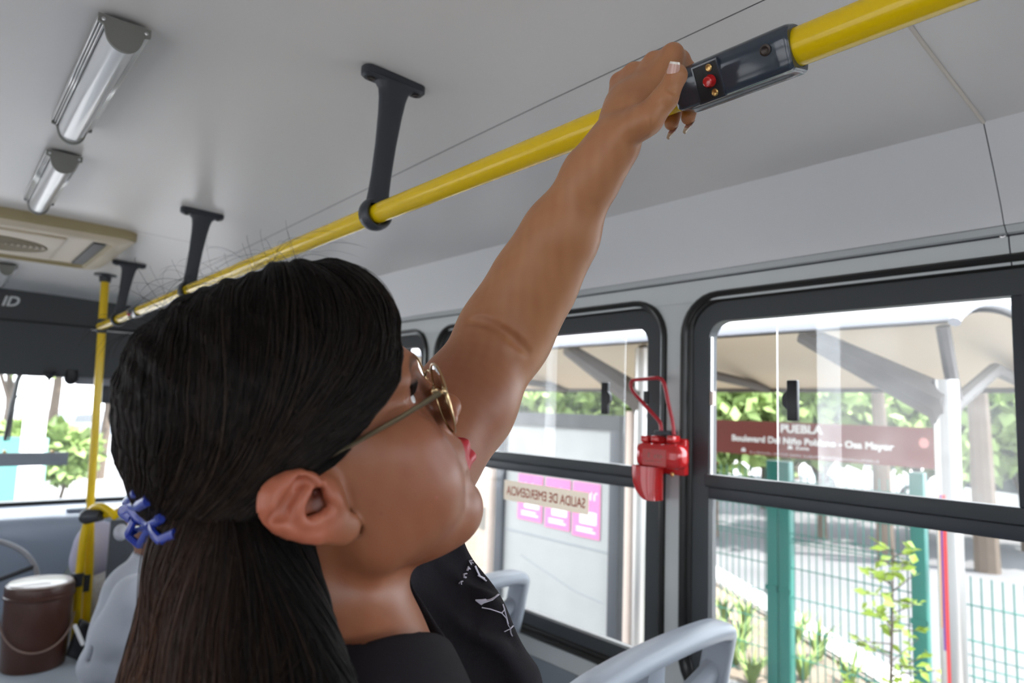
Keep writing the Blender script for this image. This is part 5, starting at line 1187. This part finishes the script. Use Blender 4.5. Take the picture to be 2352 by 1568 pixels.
# t-shirt
ts = Blob()
ts.ell(b3(.0, -.005, -.14), (.100, .170, .16), BA, k=.04).ell(b3(-.01, 0, -.36), (.115, .165, .26), BA, k=.06)
ts.cone(b3(-.02, -.02, -.03), b3(-.035, -.15, -.110), .060, .062, .04).cone(b3(-.03, .045, -.025), APT[-1]+arr(0, 0, -.012), .050, .062, .05)
for s in (-1, 1): ts.ell(b3(.045, s*.075, -.245+(.03 if s > 0 else 0)), (.07, .08, .085), BA, k=.05)
ts.cone(APT[-1]-FB*.02, b3(-.015, .11, -.2), .050, .06, .05)
ts.chain([b3(-.035, -.155, -.11), b3(-.035, -.205, -.25), b3(-.025, -.215, -.32)], [.066, .062, .064], .03)
ts.chain([atD(972, 1240, .615), atD(1050, 1420, .61), atD(1120, 1590, .60)], [.020, .034, .05], .04)
PF, PL, PR = atD(1010, 1481, .505), atD(915, 1300, .575), atD(770, 1480, .425)
for q in (PF, PL, PR): pass
def circ(a, b_, c):
    ab, ac = b_-a, c-a; n_ = np.cross(ab, ac); t = (np.cross(n_, ab)*(ac@ac)+np.cross(ac, n_)*(ab@ab))/(2*(n_@n_)); return a+t, np.linalg.norm(t), n_/np.linalg.norm(n_)
NC, NR, NN = circ(PF, PL, PR); NN = NN if NN[2] > 0 else -NN
cu_ = (PF-NC)/np.linalg.norm(PF-NC); cv_ = np.cross(NN, cu_)
RIM = [atD(*p) for p in ((1018, 1486, .512), (893, 1400, .545), (785, 1300, .578), (750, 1285, .60), (740, 1310, .575), (690, 1420, .47), (722, 1500, .416), (800, 1518, .420), (890, 1522, .447), (970, 1512, .482))]
ts.poly(NC, cu_, cv_, [((p-NC)@cu_, (p-NC)@cv_) for p in RIM], -.13, .006, -1)
for (a_, b_, da, db, r_) in (((948, 1290), (1105, 1440), .57, .585, .004), ((985, 1255), (1160, 1470), .59, .595, .004), ((1015, 1245), (1120, 1345), .60, .61, .003), ((935, 1350), (1075, 1475), .555, .555, .004), ((1060, 1475), (1180, 1568), .545, .56, .004), ((900, 1530), (1100, 1600), .49, .53, .004)):
    a_, b_ = atD(*a_, da), atD(*b_, db); pts = ts.snap(np.array([a_*(1-t)+b_*t for t in np.linspace(0, 1, 7)]), 4); ts.chain(list(pts), [r_*.4, r_*1.3, r_*1.6, r_*1.6, r_*1.5, r_, r_*.4], .016, -1)
V, Q = ts.mesh(.0030, lo=b3(-.20, -.36, -.5), hi=b3(.26, .26, .20))
shirt = np_mesh('t_shirt', V, Q, M_shirt, woman)
# collar band
cc = [NC+NR*(math.cos(t)*(PF-NC)/np.linalg.norm(PF-NC)+math.sin(t)*np.cross(NN, (PF-NC)/np.linalg.norm(PF-NC))) for t in np.linspace(0, 2*math.pi, 73)[:-1]]
# printing on the chest
def on_shirt(px, py):
    o, d = CAMP, ray(px, py); t = np.full(1, .40)
    for _ in range(60):
        t = t+ts.dist((o+d*t[0])[None])*.8
        if t[0] > 1: return None
    return o+d*t[0]-d/np.linalg.norm(d)*.0016
def stroke(mb, pts, w):
    P = [on_shirt(*p) for p in pts]
    if any(p is None for p in P): return
    mb.tube(P, [w]*len(P), 6, flat=.5)
mb = MB()
cr_ = lambda x, y: (900+x*.26667, 1150+y*.26667)
for pts in ([(578, 712), (595, 690), (600, 720)], [(590, 700), (612, 690)], [(645, 625), (620, 630), (622, 655), (640, 660)], [(650, 600), (660, 565), (676, 590)], [(655, 585), (672, 580)], [(668, 520), (685, 548)], [(668, 515), (690, 510), (684, 530), (700, 535)]): stroke(mb, [cr_(*p) for p in pts], .0011)
for pts in ([(718, 560), (740, 610), (760, 650), (800, 670)], [(740, 640), (775, 660), (815, 690)]): stroke(mb, [cr_(*p) for p in pts], .0016)
for k in range(7): stroke(mb, [cr_(720+8*k, 855+6*k), cr_(790, 852+4*k), cr_(900-8*k+20, 805+7*k)], .0014)
for pts in ([(775, 918), (850, 932), (945, 965)], [(945, 965), (970, 935), (955, 890)], [(945, 965), (985, 1010), (1000, 1070)], [(970, 935), (990, 1010), (1002, 1060)], [(1000, 1070), (1020, 1100), (970, 1125)], [(1020, 1100), (1045, 1075)], [(1020, 1100), (1025, 1140), (1038, 1165)]): stroke(mb, [cr_(*p) for p in pts], .0009)
mb.build('chest_print', M_print, shirt)
# trousers, mostly out of the picture
tr = Blob()
for s in (-1, 1): tr.chain([b3(-.02, s*.085, -.60), b3(-.0, s*.09, -.92), b3(-.02, s*.09, -1.20)], [.10, .075, .055], .04)
tr.ell(b3(-.02, 0, -.58), (.13, .17, .12), BA, k=.05); V, Q = tr.mesh(.009); np_mesh('trousers', V, Q, M_jean, woman)
sh_ = Blob()
for s in (-1, 1): p = b3(-.03, s*.09, 0); p[2] = .035; sh_.cone(p, p+FB*.15, .042, .034, .02)
V, Q = sh_.mesh(.009); np_mesh('shoe', V, Q, M_black, woman)
# ------------------------------------------------------------------ hair: a dark mass, thousands of strands combed over it, loose flyaways
cap = Blob()
cap.ell(h(-3.6, -13.7, 60.9), mm(80.8, 83, 79.4), HA).ell(h(.3, 50, 61.8), mm(69.7, 57.8, 67.2), HA, k=.03).ell(h(-6.6, -43.3, 33.7), mm(65.1, 51, 52), HA, k=.03).ell(h(-4.6, -25.8, 2.9), mm(62, 46, 46), HA, k=.03)
for s in (-1, 1): cap.ell(h(s*52, 36, 26), mm(30, 46, 40), HA, k=.02)
CLIP = h(2, -102, 16)
def head_mm(P): return (P-HO)@HB*1000
# front edge of the hair at her right temple, read from the photograph: head y as a function of head z
def on_blob(bl, px, py, t0=.3):
    o, d = CAMP, ray(px, py); t = t0
    for _ in range(80):
        t += bl.dist((o+d*t)[None])[0]*.8
        if t > 1: return None
    return o+d*t
EDGE = [(912, 728), (936, 800), (930, 850), (905, 905), (866, 955), (830, 1003), (812, 1040), (775, 1082), (700, 1090)]
ez = []
for q in EDGE:
    p = on_blob(cap, *q)
    if p is not None: ez.append(head_mm(p))
ez = np.array(ez); o_ = np.argsort(ez[:, 2]); EZ, EY, EX = ez[o_, 2], ez[o_, 1], ez[o_, 0]; print('EDGE', np.round(ez[o_]).tolist())
def edge_y(L): return np.interp(L[:, 2], EZ, EY)
ZLOW = EZ[0]
low = Blob()
for a, b, ra, rb in (((436, 1235, .452), (340, 1640, .44), .010, .020), ((474, 1200, .444), (425, 1640, .42), .018, .032), ((520, 1190, .436), (530, 1640, .392), .027, .034), ((578, 1205, .432), (622, 1640, .380), .024, .032), ((612, 1262, .436), (702, 1640, .378), .013, .024)):
    low.cone(atD(*a), atD(*b), ra, rb, .03)
low.cone(h(6, -62, -18), atD(520, 1290, .44), .030, .032, .03)
rnd = np.random.RandomState(7)
# solid mass under the strands
mass = Blob(); mass.p = list(cap.p)
fp = [h(EX[i], EY[i]-4, EZ[i]) for i in range(len(EZ))]
for i in range(len(EZ)-1):
    pass
V, Q = cap.mesh(.0026); L = head_mm(V)
keep = (L[:, 1] < edge_y(L)-6+np.maximum(0, L[:, 2]-EZ[-1])*1.6) & (L[:, 2] > np.interp(L[:, 1], (-75, -50, -28, -20), (-60, -34, ZLOW-2, ZLOW+1))) 
F = Q[keep[Q].all(1)]; used = np.unique(F); mp = np.full(len(V), -1); mp[used] = np.arange(len(used))
V2 = V[used]-cap.grad(V[used])*.0018
hair = np_mesh('hair', V2, mp[F], M_scalp, woman)
V, Q = low.mesh(.003); V = V-low.grad(V)*.0022; np_mesh('hair_length', V, Q, M_scalp, hair)
BLK, BRN, BRN2 = np.array([.0065, .0052, .0045]), np.array([.042, .024, .016]), np.array([.085, .034, .017])
def strands(P, n_pts, rad, col, name, parent):
    """P: (n, n_pts, 3) points; three-sided tapering tubes; col: (n, n_pts, 3)"""
    n = len(P); T = np.gradient(P, axis=1); T /= np.linalg.norm(T, axis=2, keepdims=True)+1e-12
    W = CAMP-P; W /= np.linalg.norm(W, axis=2, keepdims=True); U = np.cross(T, W); U /= np.linalg.norm(U, axis=2, keepdims=True)+1e-12; W = np.cross(U, T)
    t = np.linspace(0, 1, n_pts); r_ = rad[:, None, None]*np.clip(np.minimum(1, (1-t)*6+.12), .1, 1)[None, :, None]*np.minimum(1, t*8+.4)[None, :, None]
    V = np.stack([P+r_*(math.cos(a)*U+math.sin(a)*W) for a in (math.pi/2, math.pi*7/6, math.pi*11/6)], 2)
    i = np.arange(n)[:, None, None]*n_pts*3; j = np.arange(n_pts-1)[None, :, None]*3; k = np.arange(3)[None, None, :]; k2 = (k+1) % 3
    F = np.stack([i+j+k, i+j+k2, i+j+3+k2, i+j+3+k], -1).reshape(-1, 4)
    return np_mesh(name, V.reshape(-1, 3), F, M_hair, parent, np.repeat(col.reshape(-1, 3), 3, axis=0))
# strands of the upper hair: from the parting and the front edge, down the side, then back to the clip
def comb(n, top):
    if top: y = rnd.uniform(-85, 108, n); x = rnd.normal(4, 12, n); z = np.full(n, 160.)
    else:
        t = rnd.uniform(0, 1, n); zz = ZLOW+3+(EZ[-1]-ZLOW)*t; y = np.interp(zz, EZ, EY)-rnd.exponential(3.5, n); x = np.interp(zz, EZ, EX)+20; z = zz
    P = HO+(np.stack([x, y, z], 1)/1000)@HB.T; P = cap.snap(P, 6); out = [P]; lk = np.sin(y*.33+np.sin(y*.11)*3)*.5+np.sin(y*.87+1)*.3; lay = rnd.uniform(-.0012, .0026, n)+.0013*lk; w0 = rnd.uniform(.8, 1.3, n); NP = 30
    side = np.where(head_mm(P)[:, 0] > 0, 1., -1.); hh = rnd.uniform(0, 25, n)
    for k in range(NP-1):
        L = head_mm(P); tc = CLIP-P; dc = np.linalg.norm(tc, axis=1); tc /= dc[:, None]
        dn = np.stack([side*.5, -.30+(.62 if top else .1)*np.clip((L[:, 1]-25)/70, 0, 1)*np.clip((L[:, 2]-55)/40, 0, 1), -np.ones(n)], 1)@HB.T; dn /= np.linalg.norm(dn, axis=1)[:, None]
        w = np.clip((L[:, 2]-44+hh)/100, 0, 1)[:, None]*np.clip(dc/.12, 0, 1)[:, None]
        d = dn*w*1.15+tc*(1.02-w*.82)
        g = cap.grad(P); d = d-g*(d*g).sum(1)[:, None]; d /= np.linalg.norm(d, axis=1)[:, None]+1e-9
        P = P+d*(.0082*w0*np.clip(dc/.03, .12, 1))[:, None]; P = P-cap.dist(P)[:, None]*cap.grad(P)
        L = head_mm(P); over = np.maximum(0, L[:, 1]-(edge_y(L)-1-hh*.12))*(L[:, 2] < EZ[-1]+8)
        P = P-over[:, None]/1000*HB[:, 1]; P = P-cap.dist(P)[:, None]*cap.grad(P); out.append(P)
    P = np.stack(out, 1); flat_ = P.reshape(-1, 3); g = cap.grad(flat_).reshape(P.shape)
    wav = np.sin(np.linspace(0, 7, NP)[None, :]+rnd.uniform(0, 6.3, n)[:, None])*.0006
    Lf = head_mm(P.reshape(-1, 3)).reshape(P.shape); clump = .0016*np.sin(Lf[..., 1]*.16+1.3*np.sin(Lf[..., 2]*.05))*np.sin(Lf[..., 2]*.045+Lf[..., 1]*.03)+.0010*np.sin(Lf[..., 1]*.41+Lf[..., 2]*.11)
    P = P+g*(lay[:, None]*np.minimum(1, np.linspace(.5, 4, NP))[None]+wav+clump+.0010)[..., None]
    t = np.linspace(0, 1, NP)[None, :, None]; br = rnd.uniform(0, 1, n)[:, None, None]; c = BLK*(1-t*br*.9)+BRN*t*br*.9
    return P, c*((1.0+.75*lk)*rnd.uniform(.5, 1.7, n))[:, None, None]
for n, top, nm in ((4200, True, 'crown_strands'), (2600, False, 'front_strands')):
    P, c = comb(n, top); keepm = np.linalg.norm(P[:, 0]-P[:, -1], axis=1) > .02
    P, c = P[keepm], c[keepm]
    # no strand in front of the hair line
    strands(P, P.shape[1], rnd.uniform(.00022, .00048, len(P)), c, nm, hair)
# lower hair, hanging from under the clip and behind the ear
def hang(n):
    NP = 26; u = rnd.uniform(0, 1, n); pxs = 415+u*215; pys = 1185+np.maximum(0, u-.72)*240+rnd.uniform(-10, 50, n); dd = rnd.uniform(.38, .46, n)
    P = np.stack([atD(a, b_, c) for a, b_, c in zip(pxs, pys, dd)]); P = low.snap(P, 5); out = [P]; pe = 285+u*505+rnd.normal(0, 14, n)
    for k in range(NP-1):
        pj = np.stack([proj(p) for p in P]) if k % 5 == 0 else pj
        rem = np.maximum(40, 1640-pj[:, 1]); sl = (pe-pj[:, 0])/rem
        d = -CU[None]*1.0+CR[None]*sl[:, None]; g = low.grad(P); d = d-g*(d*g).sum(1)[:, None]; d /= np.linalg.norm(d, axis=1)[:, None]
        P = P+d*.0063; P = P-low.dist(P)[:, None]*g; out.append(P)
    P = np.stack(out, 1); g = low.grad(P.reshape(-1, 3)).reshape(P.shape); wav = np.sin(np.linspace(0, 8, NP)[None]+rnd.uniform(0, 6.3, n)[:, None])*.0008
    lk = np.sin(u*60+np.sin(u*17)*2)*.5+np.sin(u*140)*.3; P = P+g*((rnd.uniform(-.001, .0035, n)+.0015*lk)[:, None]+wav)[..., None]
    t = np.linspace(0, 1, NP)[None, :, None]; br = np.clip(1.15-u*1.5+rnd.normal(0, .18, n), 0, 1)[:, None, None]
    c = BLK*(1-br*(.25+.75*t))+BRN2*br*(.25+.75*t); return P, c*((.95+.5*lk)*rnd.uniform(.6, 1.5, n))[:, None, None]
P, c = hang(4200); strands(P, P.shape[1], rnd.uniform(.00025, .0005, len(P)), c, 'length_strands', hair)
# flyaways on the crown and forehead
n = 150; NP = 14; y = rnd.uniform(-60, 90, n); P0 = cap.snap(HO+(np.stack([rnd.normal(5, 22, n), y, np.full(n, 170.)], 1)/1000)@HB.T, 6); g = cap.grad(P0)
d = g*.5+rnd.normal(0, .35, (n, 3))+(np.stack([np.full(n, .3), rnd.uniform(-1, .6, n), np.zeros(n)], 1))@HB.T*.8; d /= np.linalg.norm(d, axis=1)[:, None]; ln = rnd.uniform(.012, .085, n); out = []
for t in np.linspace(0, 1, NP): out.append(P0+d*(ln*t)[:, None]+g*(-.5*ln*t*t)[:, None]*rnd.uniform(.2, 1.2, n)[:, None]*0+(-g*.55+np.roll(d, 1, 1)*.0)*(ln*t*t)[:, None])
P = np.stack(out, 1); strands(P, NP, rnd.uniform(.00006, .00013, n), np.tile(BLK*1.5, (n, NP, 1)), 'flyaway_strands', hair)

# ------------------------------------------------------------------ glasses
gl = empty('eyeglasses', h(0, 96, 14), 'thin gold wire eyeglasses worn on the woman\'s face', 'glasses')
def lens_out(s, n=40):
    pts = []
    for k in range(n):
        a = 2*math.pi*k/n; x = 26.5*math.copysign(abs(math.cos(a))**.82, math.cos(a)); z = 24*math.copysign(abs(math.sin(a))**.82, math.sin(a))
        pts.append((s*(36+x), 100-.0028*(36+x)**2*.45+z*.26, 1+z))
    return pts
for s in (-1, 1):
    o = [h(*p) for p in lens_out(s)]; mb = MB(); mb.tube(o, .0009, 8, closed=True); mb.build('lens_rim', M_gold, gl)
    c = sum(o)/len(o); f_ = HB[:, 1]; mb = MB(); mb.sheet([o, [c+(p-c)*.6+f_*.0012 for p in o], [c+(p-c)*.2+f_*.0016 for p in o]], True, True); mb.add([c+(p-c)*.2+f_*.0016 for p in o], [tuple(range(len(o)))]); mb.build('lens', M_gl_eye, gl)
    mb = MB(); mb.tube([h(s*61.5, 98.5, 14), h(s*67, 96, 15.5), h(s*70, 92, 16)], .0013, 8); mb.ball(h(s*68.5, 95, 15.5), .0022, 10); mb.build('hinge', M_gold, gl)
    mb = MB(); mb.tube([h(s*70, 92, 16), h(s*72, 62, 16.5), h(s*72, 28, 18), h(s*70, 8, 19), h(s*66, -8, 15), h(s*62, -14, 6)], [.0015, .0014, .0012, .0013, .0015, .0015], 8, flat=1.25); mb.build('temple', M_temple, gl)
    mb = MB(); mb.ball(h(s*9.4, 99, -1), mm(1.6, 3.4, 5.2), 12, HA); mb.tube([h(s*11, 103.5, 6), h(s*10.4, 100, 5), h(s*9.4, 98.5, 0)], .0005, 6); mb.build('nose_pad', M_gold, gl)
mb = MB(); mb.tube(smooth_curve([h(-11, 102, 9), h(-6, 104.5, 13), h(0, 105.5, 14), h(6, 104.5, 13), h(11, 102, 9)], 4), .0010, 8); mb.build('bridge', M_gold, gl)

# ------------------------------------------------------------------ blue claw clip: open diamond links
cd = .446; 
def cpt(x, y, d=0.):
    px, py = 260+.1148*x, 1100+.1148*y; dd = cd+d; r_ = ray(px, py); ln = np.linalg.norm(r_)
    for t in np.linspace(.36, .52, 65):
        if min(cap.dist((CAMP+r_*t)[None])[0], low.dist((CAMP+r_*t)[None])[0]) < .005: return CAMP+r_*min(dd, t)
    return CAMP+r_*dd
cq = lambda x, y: atD(260+.1148*x, 1100+.1148*y, .470)
ck = empty('hair_claw_clip', cpt(600, 750), 'blue plastic claw clip with diamond links at the back of the hair', 'hair clip')
def link(pts, r_, name, closed=True, dz=0.):
    mb = MB(); P = [cpt(*p) for p in pts]; Q_ = []
    for i in range(len(P) if closed else len(P)-1):
        a, b_ = P[i], P[(i+1) % len(P)]; Q_ += [a*(1-t)+b_*t for t in (.06, .5, .94)]
    mb.tube(Q_, r_, 8, closed=closed, flat=1.5); return mb.build(name, M_blue, ck)
link([(280, 1120, .0), (430, 800, -.004), (560, 860, .004), (740, 960, .0), (520, 1330, -.002)], .0020, 'front_jaw')
link([(230, 480, .02), (450, 230, .025), (330, 540, .016)], .0020, 'rear_jaw')
link([(330, 500, .01), (520, 520, .0), (690, 420, -.006)], .0026, 'top_bar', False)
link([(200, 640, .008), (330, 570, .004), (500, 760, -.004), (720, 860, -.008), (960, 760, -.014)], .0026, 'spine', False)
link([(170, 620, .012), (250, 700, .008), (400, 800, .0)], .0028, 'thumb_grip', False)
link([(760, 940, -.004), (820, 1110, -.006), (940, 1220, -.010), (1250, 1090, -.018)], .0022, 'claw_tooth', False)
link([(740, 900, -.002), (860, 840, -.008), (980, 760, -.014)], .0024, 'claw_tooth', False)
link([(430, 780, .0), (440, 620, .006), (330, 560, .006)], .0024, 'spring_post', False)
link([(300, 1120, .012), (470, 1000, .016), (700, 980, .012)], .0018, 'rear_jaw', False)
# hair gathered inside the clip
mb = MB(); mb.tube([CLIP+HB@mm(0, 25, 10), cq(900, 800), cq(1060, 1050), cq(1010, 1400), cq(930, 1700), cq(860, 1950)], [.014, .013, .012, .010, .007, .001], 14); o = mb.build('gathered_lock', M_scalp, hair)
bpy.context.view_layer.update()
